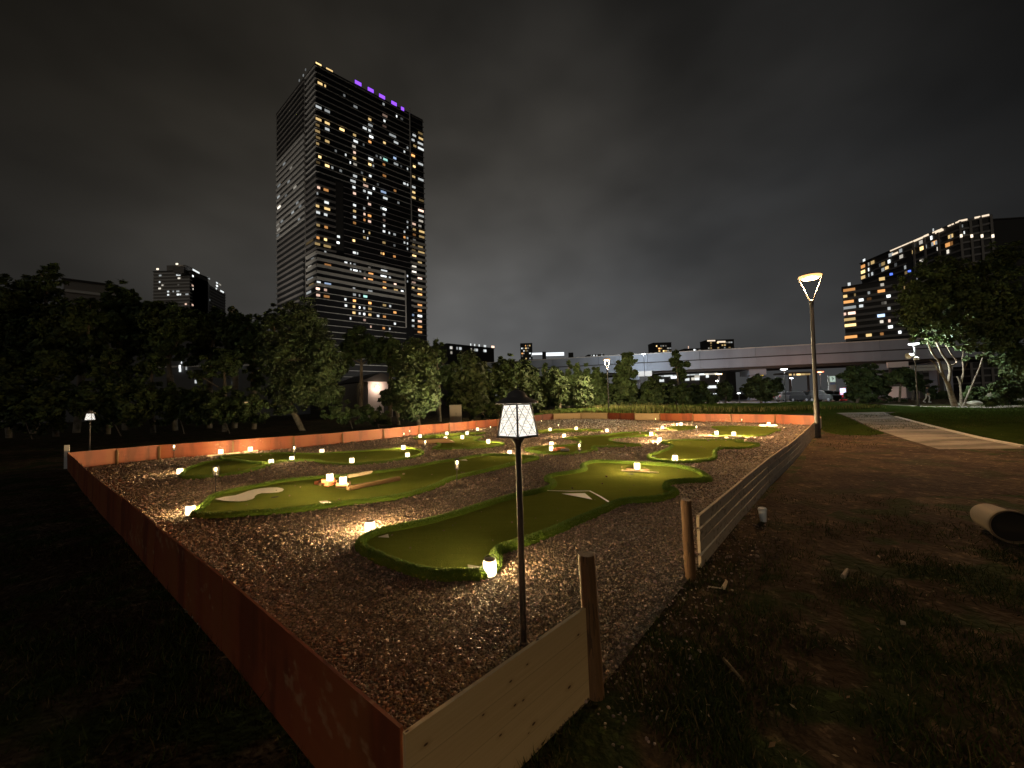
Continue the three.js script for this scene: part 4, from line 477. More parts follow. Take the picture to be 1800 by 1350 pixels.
// ------------------------------------------------------------------ elevated road and what shows under it
{
  const a0 = at(950, 660, 94), b0 = at(1600, 660, 75), d = b0.clone().sub(a0).setY(0).normalize(), A = a0.clone().addScaledVector(d, -40), Bq = b0.clone().addScaledVector(d, 60), f = new Facade(A, Bq);
  const yt = f.hit(1340, 611).y, ym = f.hit(1340, 627).y, yb = f.hit(1340, 643.5).y, t = thing('elevated_road', 'long pale grey elevated road crossing the background at the right', 'viaduct');
  M.viaduct = new THREE.MeshStandardMaterial({ map: T.concrete, roughness: 0.8 });
  const n = 16; for (let k = 0; k < n; k++) { const u0 = f.L * k / n, u1 = f.L * (k + 1) / n; obj('barrier_panel', f.box(u0 + 0.03, u1 - 0.03, ym + 0.12, yt, 0.0, 0.3), M.viaduct, t); obj('girder', f.box(u0 + 0.015, u1 - 0.015, yb, ym - 0.12, 0.12, 1.0), M.viaduct, t); }
  obj('coping', f.box(0, f.L, yt, yt + 0.16, 0.12, 0.5), M.slab, t); obj('seam', f.box(0, f.L, ym - 0.12, ym + 0.12, -0.15, 0.3), M.recess, t); obj('deck', f.box(0, f.L, yb - 0.5, ym, -0.9, 10), M.facadeDark, t);
  for (const x of [1118, 1338, 1560, 1690]) { const p = f.hit(x, 680); obj('pier', f.box(p.u - 1.1, p.u + 1.1, 0, yb - 0.5, -3.5, 2.4), M.viaduct, t); obj('crosshead', f.box(p.u - 1.6, p.u + 1.6, yb - 1.7, yb - 0.5, -1.5, 7), M.viaduct, t); }
  block('parking_garage', 'open lit parking garage with white strip lights, under the elevated road', 'building', 118, 112, 1098, 1276, 654, { m: M.facadeDark, deep: 20, snap: false, h: 0.75, win: '1156,661,9,W;1164,660.5,6,W;1171,660,8,W;1178,659.5,8,W;1187,659.5,7,W;1193,659,5,W;1199,659,5,W;1208,658,8,W;1217,657.5,8,W;1225,657,8,W;1233,657,9,W;1241,657,8,N;1250,656.5,10,N;1258,656,8,N;1184,663,10,W;1225,662,9,N;1243,661.5,5,W;1163,669,8,W;1201,667,7,W;1208,667,7,W;1218,666,6,N;1225,666,8,W;1167,677.5,5,N;1184,678,2,N;1231,680,4,W;1236,680.5,2,W;1252,680,18,W;1248,694,14,W;1258,694,7,W;1236,694,2,W;1117,661,5,W;1110,660,3,W;1148,655,3,N' });
  const t3 = thing('white_wall_panel', 'pale lit wall panel below the elevated road, left of the parking garage', 'wall'), g = new Facade(at(1122, 660, 86), at(1146, 660, 85)); obj('panel', g.box(0, g.L, g.hit(1130, 661.5).y, g.hit(1130, 652.5).y, 0, 0.2), std([0.55, 0.52, 0.5], 0.8), t3); obj('support', g.box(0.2, g.L - 0.2, 0, g.hit(1130, 661.5).y, -0.1, 0.2), M.facadeDark, t3);
  const t4 = thing('white_shed', 'pale gabled shed behind the small tree under the right end of the elevated road', 'shed'), h = new Facade(at(1558, 700, 66), at(1594, 700, 64)); obj('wall', ring4([h.a, h.b, h.b.clone().addScaledVector(h.n, -6), h.a.clone().addScaledVector(h.n, -6)], 0, h.hit(1575, 679).y), std([0.6, 0.56, 0.56], 0.8), t4); obj('roof', h.box(-0.4, h.L + 0.4, h.hit(1575, 679).y, h.hit(1575, 677).y, 0.3, 6.6), M.facadeDark, t4);
  const t5 = thing('white_canopy', 'white canopy edge high under the elevated road, left of the right white lamp', 'canopy'), k = new Facade(at(1560, 640, 70), at(1597, 640, 69)); obj('fascia', k.box(0, k.L, k.hit(1578, 645.5).y, k.hit(1578, 636).y, 0, 0.3), std([0.6, 0.57, 0.57], 0.7), t5); obj('column', [k.box(0.4, 0.7, 0, k.hit(1578, 645).y, -0.4, 0.3), k.box(k.L - 0.7, k.L - 0.4, 0, k.hit(1578, 645).y, -0.4, 0.3)], M.facadeDark, t5);
  const t6 = thing('pale_footbridge', 'pale footbridge beam behind the forked tree trunks at the right', 'footbridge'), l = new Facade(at(1600, 645, 60), at(1675, 645, 58)); obj('beam', l.box(0, l.L, l.hit(1640, 651).y, l.hit(1640, 646.2).y, 0, 0.3), std([0.42, 0.4, 0.37], 0.8), t6); obj('parapet', l.box(0, l.L, l.hit(1640, 645.4).y, l.hit(1640, 641).y, 0.06, 0.2), std([0.38, 0.36, 0.33], 0.8), t6); obj('column', [l.box(1, 1.5, 0, l.hit(1640, 651).y, -0.3, 0.4), l.box(l.L - 1.5, l.L - 1, 0, l.hit(1640, 651).y, -0.3, 0.4)], M.facadeDark, t6);
}

// ------------------------------------------------------------------ trees
const leafMats = { dark: std([1, 1, 1], 0.75, { vertexColors: true }), bright: new THREE.MeshPhysicalMaterial({ color: lin(1, 1, 1), roughness: 0.7, vertexColors: true, side: THREE.DoubleSide, transmission: 0.22, thickness: 0 }) };
M.barkPale = new THREE.MeshStandardMaterial({ map: T.bark, color: lin(0.95, 0.95, 0.9), roughness: 0.95 });
function leafCloud(parts, n, size, col, seed, spiky) {
  const r = rng(seed), pos = [], colr = [], idx = [], gs = () => (r() + r() + r() - 1.5) * 0.82, tot = parts.reduce((s, e) => s + e.rx * e.ry, 0);
  for (const e of parts) {
    const cnt = Math.max(40, Math.round(n * e.rx * e.ry / tot)), nc = Math.max(9, Math.round(cnt / 42)), per = Math.ceil(cnt / nc), rr = Math.min(e.rx, e.ry);
    for (let c = 0; c < nc; c++) {
      const th = r() * 6.283, w = 2 * r() - 1, sq = Math.sqrt(1 - w * w), rad = Math.pow(r(), 0.42) * (0.8 + 0.32 * r()), dir = V(sq * Math.cos(th), w, sq * Math.sin(th)), cc = V(e.c.x + dir.x * e.rx * rad, e.c.y + dir.y * e.ry * rad, e.c.z + dir.z * e.rz * rad), tone = 0.65 + 0.7 * r(), cr = rr * (0.13 + 0.14 * r());
      for (let k = 0; k < per; k++) {
        const p = V(cc.x + gs() * cr, cc.y + gs() * cr * (spiky ? 1.5 : 0.75), cc.z + gs() * cr), s = size * (0.6 + 0.8 * r());
        const nrm = dir.clone().multiplyScalar(0.7).add(V(gs(), gs() + 0.5, gs())).normalize(), a = V(r() - 0.5, r() - 0.5, r() - 0.5).cross(nrm).normalize(), b = nrm.clone().cross(a), o = pos.length / 3;
        const L = s, Wd = s * 0.5; for (const [u, v, h] of [[-L, 0, 0], [0, -Wd, s * 0.12], [L, 0, 0], [0, Wd, s * 0.12]]) pos.push(p.x + a.x * u + b.x * v + nrm.x * h, p.y + a.y * u + b.y * v + nrm.y * h, p.z + a.z * u + b.z * v + nrm.z * h);
        const t = tone * (0.8 + 0.4 * r()), y = (r() - 0.5) * 0.25; for (let q = 0; q < 4; q++) colr.push(col[0] * t * (1 + y), col[1] * t, col[2] * t * (1 - y));
        idx.push(o, o + 1, o + 2, o, o + 2, o + 3);
      }
    }
  }
  const g = new THREE.BufferGeometry(); g.setAttribute('position', new THREE.Float32BufferAttribute(pos, 3)); g.setAttribute('color', new THREE.Float32BufferAttribute(colr, 3)); g.setIndex(idx); g.computeVertexNormals(); return g;
}
function tree(label, depth, bpx, ell, o = {}) {
  const k = depth / F, parts = ell.map(([x, y, rx, ry, dz]) => ({ c: at(x, y, depth + (dz ?? 0)), rx: rx * k, ry: ry * k, rz: rx * k * (o.deep ?? 0.85) })), t = thing(o.name ?? 'leafy_tree', label, o.cat ?? 'tree', null, 0, o.group), r = rng(Math.round(bpx * 7 + depth * 13));
  const base = at(bpx, 700, depth); base.y = 0; const c0 = parts.reduce((a, b) => (a.c.y < b.c.y ? a : b)), topP = parts.reduce((a, b) => (a.c.y > b.c.y ? a : b)), tr = o.trunk ?? 0.10 + 0.012 * topP.c.y;
  const G = [], mid = base.clone().lerp(topP.c, 0.45).add(V((r() - 0.5) * 0.3, 0, (r() - 0.5) * 0.3)); mid.y = Math.max(0.6, Math.min(c0.c.y, topP.c.y * 0.5));
  G.push(new THREE.TubeGeometry(new THREE.CatmullRomCurve3([base.clone().setY(-0.1), base.clone().lerp(mid, 0.5).add(V((r() - 0.5) * 0.12, 0, 0)), mid]), 8, tr, 8), bar(mid, topP.c, tr * 0.85, tr * 0.25, 7));
  for (const e of parts) { const s = mid.clone().lerp(topP.c, 0.15 + 0.5 * r()); if (!o.noLimbs) G.push(bar(s, e.c, tr * 0.42, tr * 0.16, 6)); for (let i = 0; i < 3; i++) { const dir = V(r() - 0.5, r() * 0.7 - 0.1, r() - 0.5).normalize(); G.push(bar(e.c, V(e.c.x + dir.x * e.rx * 0.8, e.c.y + dir.y * e.ry * 0.8, e.c.z + dir.z * e.rz * 0.8), tr * 0.16, tr * 0.05, 5)); } }
  obj('trunk', G, o.bark ?? M.bark, t);
  const area = ell.reduce((s, e) => s + e[2] * e[3], 0), n = o.n ?? Math.round(area * 0.9 + 300);
  obj('crown', leafCloud(parts, n * 2.2, (o.leaf ?? Math.max(0.06, 1.5 * k * 1.76)) * 1.45, o.col ?? [0.046, 0.074, 0.021], Math.round(bpx * 3 + depth), o.spiky), leafMats[o.mat ?? 'dark'], t);
  return t;
}
const DK = { col: [0.046, 0.074, 0.021], group: 'dark trees beyond the left fence' }, GR = [0.046, 0.074, 0.021];
tree('tall dark tree at the left edge with the highest crown of the left row', 30, 62, [[30, 525, 62, 42], [84, 500, 26, 36], [10, 575, 50, 45], [60, 585, 45, 40], [20, 640, 60, 45], [75, 640, 30, 25]], { ...DK, n: 9500 });
tree('dark tree in front of the low grey building on the left', 29, 135, [[128, 562, 52, 40], [160, 550, 32, 28], [100, 605, 45, 35], [165, 605, 36, 26], [130, 640, 34, 22]], { ...DK, n: 8000 });
tree('dark tree with a small knob on top, right of the low grey building', 31, 222, [[208, 522, 24, 28], [240, 550, 45, 34], [210, 580, 38, 32], [250, 600, 32, 26], [205, 630, 28, 18]], { ...DK, n: 7600 });
tree('dark tree just below the pale banded apartment block', 28, 308, [[290, 562, 42, 36], [325, 574, 38, 32], [285, 605, 30, 26], [330, 625, 26, 16]], { ...DK, n: 6200 });
tree('dark tree with a thin spike, right below the curved end of the apartment block', 30, 368, [[362, 574, 36, 30], [380, 550, 9, 17], [365, 612, 28, 22]], { ...DK, n: 4200 });
tree('dark tree with a pointed tip between the apartment block and the big green tree', 29, 412, [[412, 578, 30, 30], [408, 548, 8, 16], [430, 595, 24, 36], [412, 625, 26, 24]], { ...DK, n: 4600 });
tree('low dark tree at the left edge under the tall crown', 25, 18, [[15, 650, 42, 34]], { ...DK, n: 1800 });
tree('low dark tree between two gaps of grey at the far left', 25, 100, [[92, 645, 36, 30]], { ...DK, n: 1700 });
tree('low dark tree above the small far pole lantern', 26, 190, [[190, 640, 34, 28], [228, 668, 24, 22]], { ...DK, n: 1800 });
tree('low dark tree right of the small far pole lantern, under the knob tree', 26, 270, [[268, 640, 24, 24], [262, 690, 28, 20]], { ...DK, n: 1600 });
tree('low dark tree between scattered lit windows on the left', 25, 395, [[395, 640, 34, 26], [350, 660, 18, 14]], { ...DK, n: 1500 });
tree('thin dark tree touching the left side of the big green tree', 27, 446, [[448, 600, 26, 46], [452, 660, 18, 30]], { ...DK, n: 2400 });
tree('big green tree with a broad round crown, left of the tall tower\'s foot', 24, 533, [[528, 572, 42, 46], [492, 622, 40, 52], [566, 632, 42, 56], [526, 676, 56, 42], [480, 566, 22, 30], [505, 708, 34, 22], [577, 688, 26, 30]], { mat: 'bright', col: GR, n: 15000, leaf: 0.075, trunk: 0.17 });
tree('yellow green tree lit by the lanterns and an added spotlight, before the foot of the tower', 22.5, 737, [[728, 622, 27, 28], [752, 640, 22, 34], [722, 668, 28, 34], [750, 690, 28, 34], [728, 716, 30, 26], [700, 652, 10, 20]], { mat: 'bright', col: [0.046, 0.074, 0.021], n: 12000, leaf: 0.07, trunk: 0.12 });
tree('dark tree right behind the big green tree, roof of the lit house under it', 33, 632, [[635, 602, 32, 28], [660, 618, 28, 24], [610, 625, 20, 26]], { col: [0.046, 0.074, 0.021], n: 3600, bark: M.bark });
tree('dark tree close to the left side of the yellow green tree', 31, 684, [[686, 612, 22, 26], [700, 640, 18, 30]], { col: [0.046, 0.074, 0.021], n: 2400 });
tree('small dim tree at the lower left of the yellow green tree', 27, 700, [[698, 690, 20, 30], [680, 700, 14, 16]], { mat: 'bright', col: [0.046, 0.074, 0.021], n: 2200 });
tree('dark tree peeking out right behind the top of the yellow green tree', 30, 772, [[768, 622, 15, 24], [778, 652, 20, 24]], { col: [0.046, 0.074, 0.021], n: 1600 });
tree('dim tree in front of the flat topped office building', 27, 828, [[826, 648, 28, 30], [838, 690, 26, 38], [812, 700, 22, 30]], { mat: 'bright', col: [0.046, 0.074, 0.021], n: 5500 });
tree('dark tree between the dim tree and the yellow green tree', 32, 796, [[797, 662, 26, 26], [800, 700, 22, 28]], { col: [0.046, 0.074, 0.021], n: 2200 });
tree('dark tree directly behind the roof of the pole lantern', 36, 874, [[868, 662, 22, 28], [892, 660, 24, 36], [880, 700, 30, 26]], { col: [0.046, 0.074, 0.021], n: 3600 });
tree('green tree right above the pole lantern, below the small left distant tower', 37, 925, [[920, 665, 28, 34], [940, 690, 24, 34]], { mat: 'bright', col: [0.046, 0.074, 0.021], n: 4200 });
for (const [x, y, l] of [[958, 636, 'first spiky conifer right of the pole lantern'], [975, 638, 'second spiky conifer, left of the lit shrubs'], [1000, 634, 'spiky conifer whose tip stands before the elevated road'], [1013, 632, 'tallest thin conifer tip above the bright bush'], [1032, 638, 'spiky conifer right above the bright bush'], [1048, 637, 'spiky conifer left of the near street lamp']]) tree(l, 42, x, [[x, y + 16, 5, 14], [x, y + 36, 11, 18], [x, y + 60, 15, 18]], { name: 'conifer', spiky: true, col: [0.046, 0.074, 0.021], n: 1500, noLimbs: true });
tree('half lit green tree at the left of the bright bush', 36, 985, [[978, 668, 18, 26], [990, 695, 20, 28], [1004, 702, 12, 20]], { mat: 'bright', col: [0.046, 0.074, 0.021], n: 4800, leaf: 0.085 });
tree('round bush glowing bright yellow green beside the near street lamp', 35, 1026, [[1025, 674, 15, 17], [1030, 696, 15, 22], [1018, 698, 12, 20]], { name: 'bright_bush', cat: 'bush', mat: 'bright', col: [0.046, 0.074, 0.021], n: 4200, leaf: 0.085 });
tree('dark tree right behind the pole of the near street lamp', 48, 1066, [[1064, 690, 26, 30], [1050, 668, 14, 20]], { col: [0.046, 0.074, 0.021], n: 2200 });
tree('tall dark tree before the elevated road, right of the near street lamp', 44, 1100, [[1103, 632, 14, 13], [1096, 648, 14, 14], [1098, 678, 22, 34], [1112, 655, 7, 6]], { col: [0.046, 0.074, 0.021], n: 3600 });
tree('round dark tree below the pale wall panel', 46, 1150, [[1150, 688, 22, 30], [1128, 700, 20, 22]], { col: [0.046, 0.074, 0.021], n: 2600 });
tree('slender pine with separate tufts before the elevated road', 50, 1196, [[1187, 624, 7, 8], [1192, 638, 13, 7], [1206, 640, 7, 5], [1183, 632, 6, 4], [1193, 650, 11, 6], [1200, 660, 8, 8]], { name: 'pine_tree', col: [0.046, 0.074, 0.021], n: 1500, trunk: 0.14 });
tree('dim broad tree under the slender pine', 48, 1190, [[1180, 692, 18, 24], [1204, 694, 18, 22]], { col: [0.046, 0.074, 0.021], n: 2400 });
tree('dim tree in front of the parking garage', 52, 1236, [[1232, 692, 22, 22], [1245, 702, 18, 14]], { col: [0.046, 0.074, 0.021], n: 1800 });
tree('round green tree right of the parking garage lights', 55, 1274, [[1274, 687, 13, 18]], { mat: 'bright', col: [0.046, 0.074, 0.021], n: 1500 });
tree('green spreading tree left of the white square lamp', 52, 1338, [[1322, 682, 16, 18], [1345, 684, 22, 20], [1335, 670, 16, 12]], { mat: 'bright', col: [0.046, 0.074, 0.021], n: 2600 });
tree('thin young tree shining light green beside the white square lamp', 57, 1368, [[1366, 672, 6, 9], [1371, 682, 6, 8], [1362, 680, 4, 6]], { mat: 'bright', col: [0.046, 0.074, 0.021], n: 700, trunk: 0.05 });
tree('dark round tree between the red machine and the white shed', 46, 1505, [[1500, 665, 20, 22], [1523, 652, 17, 14], [1518, 685, 28, 24], [1545, 675, 18, 24]], { col: [0.046, 0.074, 0.021], n: 3600 });
tree('small dark tree in silhouette before the white shed', 44, 1580, [[1578, 664, 20, 12], [1590, 655, 16, 9], [1567, 670, 10, 8]], { col: [0.046, 0.074, 0.021], n: 1400, trunk: 0.10 });
tree('dark tree left of the right white lamp', 50, 1604, [[1604, 668, 15, 16]], { col: [0.046, 0.074, 0.021], n: 900 });
{ // the big forked tree at the right
  const D = 30, t = tree('biggest dark tree at the right edge with pale forked trunks', D, 1690, [[1615, 530, 42, 50], [1665, 500, 50, 58], [1650, 575, 50, 34], [1720, 520, 60, 70], [1765, 460, 40, 36], [1780, 560, 50, 70], [1715, 600, 45, 30], [1790, 640, 40, 40], [1595, 500, 20, 26]], { col: [0.046, 0.074, 0.021], n: 15000, leaf: 0.10, trunk: 0.05, noLimbs: true });
  const P = (x, y, dz = 0) => at(x, y, D + dz), tube = (pts, r0, r1) => { const c = new THREE.CatmullRomCurve3(pts), g = new THREE.TubeGeometry(c, 24, 1, 9), pos = g.attributes.position, n = 10; for (let i = 0; i < pos.count; i++) { const ring = Math.floor(i / n) / 24, ctr = c.getPointAt(Math.min(1, ring)), rr = mix(r0, r1, ring); pos.setXYZ(i, ctr.x + (pos.getX(i) - ctr.x) * rr, ctr.y + (pos.getY(i) - ctr.y) * rr, ctr.z + (pos.getZ(i) - ctr.z) * rr); } g.computeVertexNormals(); return g; };
  const g0 = at(1680, 722, D); g0.y = -0.1;
  for (const [pts, a, b] of [[[g0, P(1674, 700), P(1669, 683), P(1665, 672)], 0.20, 0.14], [[P(1665, 674), P(1656, 655), P(1651, 637), P(1640, 622), P(1630, 600)], 0.10, 0.05], [[P(1666, 676), P(1670, 655), P(1668, 640), P(1655, 620), P(1645, 600)], 0.11, 0.05], [[P(1660, 664), P(1648, 650), P(1642, 638), P(1634, 632)], 0.06, 0.03], [[P(1668, 645), P(1682, 636), P(1672, 622), P(1662, 606)], 0.06, 0.03]]) obj('trunk', tube(pts, a, b), M.barkPale, t);
  const g1b = at(1690, 720, D + 1); g1b.y = -0.1; for (const [pts, a, b] of [[[g1b, P(1689, 695, 1), P(1687, 672, 1), P(1682, 662, 1)], 0.09, 0.05], [[P(1688, 680, 1), P(1693, 655, 1), P(1692, 630, 1), P(1696, 600, 1)], 0.06, 0.03], [[P(1693, 652, 1), P(1700, 638, 1), P(1703, 615, 1)], 0.04, 0.02]]) obj('trunk', tube(pts, a, b), M.barkPale, t);
}
for (const [x, y, rx, ry, d, l] of [[1720, 690, 26, 18, 32, 'dark bush just right of the forked trunks'], [1775, 690, 34, 26, 30, 'dark bush at the right edge under the big tree'], [1745, 705, 18, 10, 28, 'low dark bush behind the pale flat stone'], [1640, 690, 26, 20, 52, 'dark bush behind the walking person'], [1560, 706, 40, 9, 46, 'low dark hedge before the white shed'], [60, 705, 80, 55, 23, 'dark bush at the left edge behind the fence'], [215, 700, 78, 52, 23.5, 'dark bush right behind the small far pole lantern'], [325, 712, 50, 40, 24, 'dark bush in the middle of the left tree row'], [405, 712, 66, 38, 23, 'dark bush left of the big green tree\'s trunk'], [620, 722, 55, 22, 24, 'dark bush below the lit house'], [668, 735, 26, 14, 22.5, 'low dark bush at the left foot of the yellow green tree'], [860, 722, 40, 16, 26, 'dark bush behind the pole lantern'], [1040, 712, 40, 8, 40, 'low dark bush under the bright bush'], [1110, 706, 60, 10, 43, 'low dark bush behind the weedy bank']])
  tree(l, d, x, [[x - rx * 0.4, y, rx * 0.6, ry], [x + rx * 0.4, y + ry * 0.1, rx * 0.6, ry * 0.85]], { name: 'bush', cat: 'bush', col: [0.046, 0.074, 0.021], n: Math.round(rx * ry * 0.9 + 200), trunk: 0.03 });

function addedTreeSpot(label, px, py, d, tx, ty, td, cd) { const p = at(px, py, d); p.y = 0; const q = at(tx, ty, td), t = thing('added_spotlight', label, 'spotlight', p, Math.atan2(q.x - p.x, q.z - p.z), 'added unseen spotlights behind the red fence'); obj('spike', cyl(0.012, 0.008, 0.14, 0, 0, 0, 8), M.black, t); obj('housing', new THREE.CylinderGeometry(0.05, 0.042, 0.10, 16).rotateX(0.75).translate(0, 0.18, 0), M.black, t); obj('lens', new THREE.CylinderGeometry(0.043, 0.043, 0.008, 16).rotateX(0.75).translate(0, 0.218, 0.037), glow([1, 0.85, 0.5], 5), t);  // unseen spotlight added to brighten a tree crown from below
  const l = new THREE.SpotLight(lin(1, 0.84, 0.48), cd, 0, 0.75, 0.7, 2); l.position.set(0, 0.235, 0.055); l.castShadow = true; l.shadow.radius = 2; l.name = 'added_spot_light'; t.add(l); t.add(l.target); t.updateMatrixWorld(true); l.target.position.copy(t.worldToLocal(q.clone())); }
addedTreeSpot('added unseen spotlight behind the red fence, brightening the yellow green tree', 790, 742, 19.8, 738, 655, 22.5, 125);
addedTreeSpot('added unseen spotlight behind the red fence, brightening the big green tree', 600, 752, 17.5, 535, 640, 24, 60);

// ------------------------------------------------------------------ street lamps
const SODIUM = [1.0, 0.55, 0.23], COLD = [0.88, 0.96, 1.0];
M.sodiumRim = glow([1.0, 0.50, 0.17], 1.9); M.sodium = glow([1.0, 0.66, 0.32], 14); M.coldLamp = glow([0.9, 0.97, 1.0], 12); M.redLamp = glow([1.0, 0.16, 0.07], 5);
function coneLamp(label, pos, h, cd, headR = 0.27, o = {}) { const color = o.color ?? SODIUM, m = M.sodium;     // pole, two flaring arms, dish with the lamp under it
  const t = thing('street_lamp', label, 'street lamp', pos); const hy = h - 0.78;
  obj('pole', [lathe([[0, 0], [0.075, 0], [0.075, 1.1], [0.06, 1.14], [0.05, hy - 0.15], [0, hy - 0.15]], 18)], M.pole, t); obj('collar', lathe([[0, hy - 0.15], [0.058, hy - 0.15], [0.062, hy - 0.02], [0.04, hy], [0, hy]], 16), M.pole, t);
  for (const s of [-1, 1]) obj('arm', bar(V(s * 0.045, hy - 0.02, 0), V(s * headR * 1.06, h - 0.02, 0), 0.019, 0.017, 8), M.pole, t);
  obj('dish', lathe([[0, h + 0.06], [headR * 0.5, h + 0.055], [headR * 0.95, h + 0.01], [headR, h - 0.01], [headR * 0.97, h - 0.015], [0.0, h - 0.012]], 28), M.steel, t);
  obj('diffuser', lathe([[headR * 1.02, h - 0.016], [headR * 1.0, h - 0.04], [headR * 0.88, h - 0.085], [headR * 0.68, h - 0.115]], 30), M.sodiumRim, t); obj('lens', lathe([[headR * 0.68, h - 0.116], [headR * 0.3, h - 0.138], [0, h - 0.145]], 26), m, t);
  if (o.point) pointLight(t, V(0, h - 0.30, 0), color, cd, 6); else { const l = new THREE.SpotLight(lin(...color), cd, 0, 1.3, 0.8, 2); l.position.set(0, h - 0.28, 0); l.target.position.set(0, 0, 0); l.castShadow = true; l.shadow.radius = 6; l.name = 'lamp_light'; t.add(l); t.add(l.target); } return t;
}
{ const p = gp(1438, 770, 0), top = EYE + (gp(1438, 770).distanceTo(camera.position) > 0 ? 0 : 0); const d = -p.z, h = at(1425, 486, d).y + 0.02; const o = coneLamp('orange street lamp with a V shaped head at the end of the plank fence', p, h, 140, 0.30, { point: true }); o.rotation.z = -0.010; o.rotation.y = -0.664; }
{ const d = 31.5, b = at(1070, 716, d); b.y = 0; coneLamp('street lamp with a V shaped head behind the weedy bank, beside the bright bush', b, at(1069, 631, d).y, 420, 0.24, { point: true, color: [1, 0.78, 0.42] }); }
function mastLamp(label, px, pyHead, d, cd, color, m, o = {}) {
  const b = at(o.bx ?? px, 700, d); b.y = 0; const h = at(px, pyHead, d).y, t = thing('street_lamp', label, 'street lamp', b), s = o.s ?? 1;
  obj('pole', lathe([[0, 0], [0.09, 0], [0.085, 0.9], [0.06, 1], [0.05, h - 0.05], [0, h - 0.05]], 14), M.pole, t);
  obj('head', [lathe([[0, h + 0.12], [0.18 * s, h + 0.12], [0.34 * s, h + 0.06], [0.36 * s, h + 0.01], [0, h + 0.01]], 22)], M.pole, t);
  obj('diffuser', lathe([[0.34 * s, h - 0.002], [0.30 * s, h - 0.07 * s], [0, h - 0.10 * s]], 22), m, t); pointLight(t, V(0, h - 0.2 * s - 0.05, 0), color, cd, 7); return t;
}
const wl = mastLamp('white lamp with a broad flat head beside the forked tree at the right', 1610, 604, 31, 230, [0.93, 1.0, 0.94], M.coldLamp, { bx: 1613, s: 0.95 });
{ const y = at(1610, 627, 31).y; obj('loudspeaker', [new THREE.CylinderGeometry(0.24, 0.07, 0.42, 18, 1, true).rotateZ(Math.PI / 2 + 0.25).translate(-0.36, y + 0.1, 0.05), cyl(0.07, 0.07, 0.12, -0.12, y, 0.05)], M.white, wl); obj('box', new RoundedBoxGeometry(0.36, 0.2, 0.12, 1, 0.02).translate(0.02, y - 0.16, 0.09), M.white, wl); }
mastLamp('tall white lamp standing right in front of the elevated road', 1135, 622, 80, 330, COLD, M.coldLamp, { s: 1.1 });
mastLamp('strong pinkish lamp at the right end of the parking garage', 1266, 657, 74, 150, [1.0, 0.72, 0.58], M.sodium, { s: 1.5 });
mastLamp('small white lamp just below the strong pinkish lamp', 1262, 669, 72, 60, COLD, M.coldLamp, { s: 0.8 });
mastLamp('white square headed lamp between the two rows of park trees', 1381, 648.5, 58, 170, [0.94, 1.0, 0.92], M.coldLamp, { s: 1.3 });
mastLamp('red orange lamp right beside the pole of the orange street lamp', 1444, 653, 70, 160, [1.0, 0.42, 0.24], M.redLamp, { s: 1.7 });
mastLamp('small round white lamp below the row of lights left of the orange street lamp', 1393, 664.5, 64, 40, COLD, M.coldLamp, { s: 0.8 });
mastLamp('low white lamp among the park trees', 1299, 691, 60, 35, COLD, M.coldLamp, { s: 0.7 });
{ // the same kind of lamp stands behind the photographer and lights the outer faces of the near boards
  coneLamp('street lamp with a V shaped head standing behind the viewer', V(3.0, 0, 7.0), 4.6, 225, 0.26, { color: [1, 0.66, 0.30] }); }

// ------------------------------------------------------------------ ground at the right, path, grass
const W2 = (l, y = 0) => l.map(([a, b]) => { const p = gp(a, b, 0); return V(p.x, y, p.z); });
const wob = (pts, n, amp, s) => { const c = smoothLoop(pts, n); return c.map((p, i) => V(p.x + (fbm(i / n, 0.3, 24, 4, 3, s) - 0.5) * amp, 0, p.z + (fbm(i / n, 0.7, 24, 4, 3, s + 5) - 0.5) * amp)); };
struct('dirt', polySheet(wob([...W2([[1237, 1012], [1336, 885], [1398, 822], [1436, 778], [1452, 760], [1500, 752], [1560, 765], [1640, 782], [1740, 806]]), V(19, 0, -8.6), V(22, 0, -5.5), V(13, 0, -4.6), ...W2([[1700, 872], [1560, 880], [1440, 905], [1370, 960], [1320, 1015], [1275, 1040]])], 160, 0.35, 5), 0.004), M.dirt);
struct('path', polySheet([...W2([[1405, 713], [1448, 720], [1478, 728], [1503, 738], [1532, 752], [1580, 769], [1650, 790]]), V(17, 0, -8.2), V(40, 0, -9.5), V(40, 0, -13), ...W2([[1800, 786], [1740, 774.5], [1700, 765.5], [1620, 745], [1570, 731.5], [1548, 722], [1540, 716], [1560, 712]])], 0.008), M.path);
{ // concrete edging stones along the right side of the path
  const t = thing('path_edging', 'thin pale concrete edging along the right side of the path', 'kerb'), pts = W2([[1800, 786.5], [1740, 775], [1700, 766], [1620, 745.5], [1570, 732]]); const rs = resample(pts, 1.0), em = std([0.42, 0.40, 0.36], 0.8); for (let i = 1; i < rs.length; i++) obj('edging_stone', panelAt(rs[i - 1], rs[i], 0.05, 0.1, em, i, 0.0, 0.012), em, t); }
struct('far_path', polySheet(W2([[1330, 711.5], [1560, 711.2], [1640, 714.5], [1800, 712], [1800, 716], [1660, 719.5], [1560, 714.5], [1405, 715.5]]), 0.012), std([0.30, 0.26, 0.21], 0.85));
struct('parking_ground', polySheet([at(1180, 707, 58), at(1620, 700, 58), at(1640, 700, 110), at(1160, 707, 110)].map((p) => p.setY(0)), 0.016), std([0.06, 0.058, 0.055], 0.9));
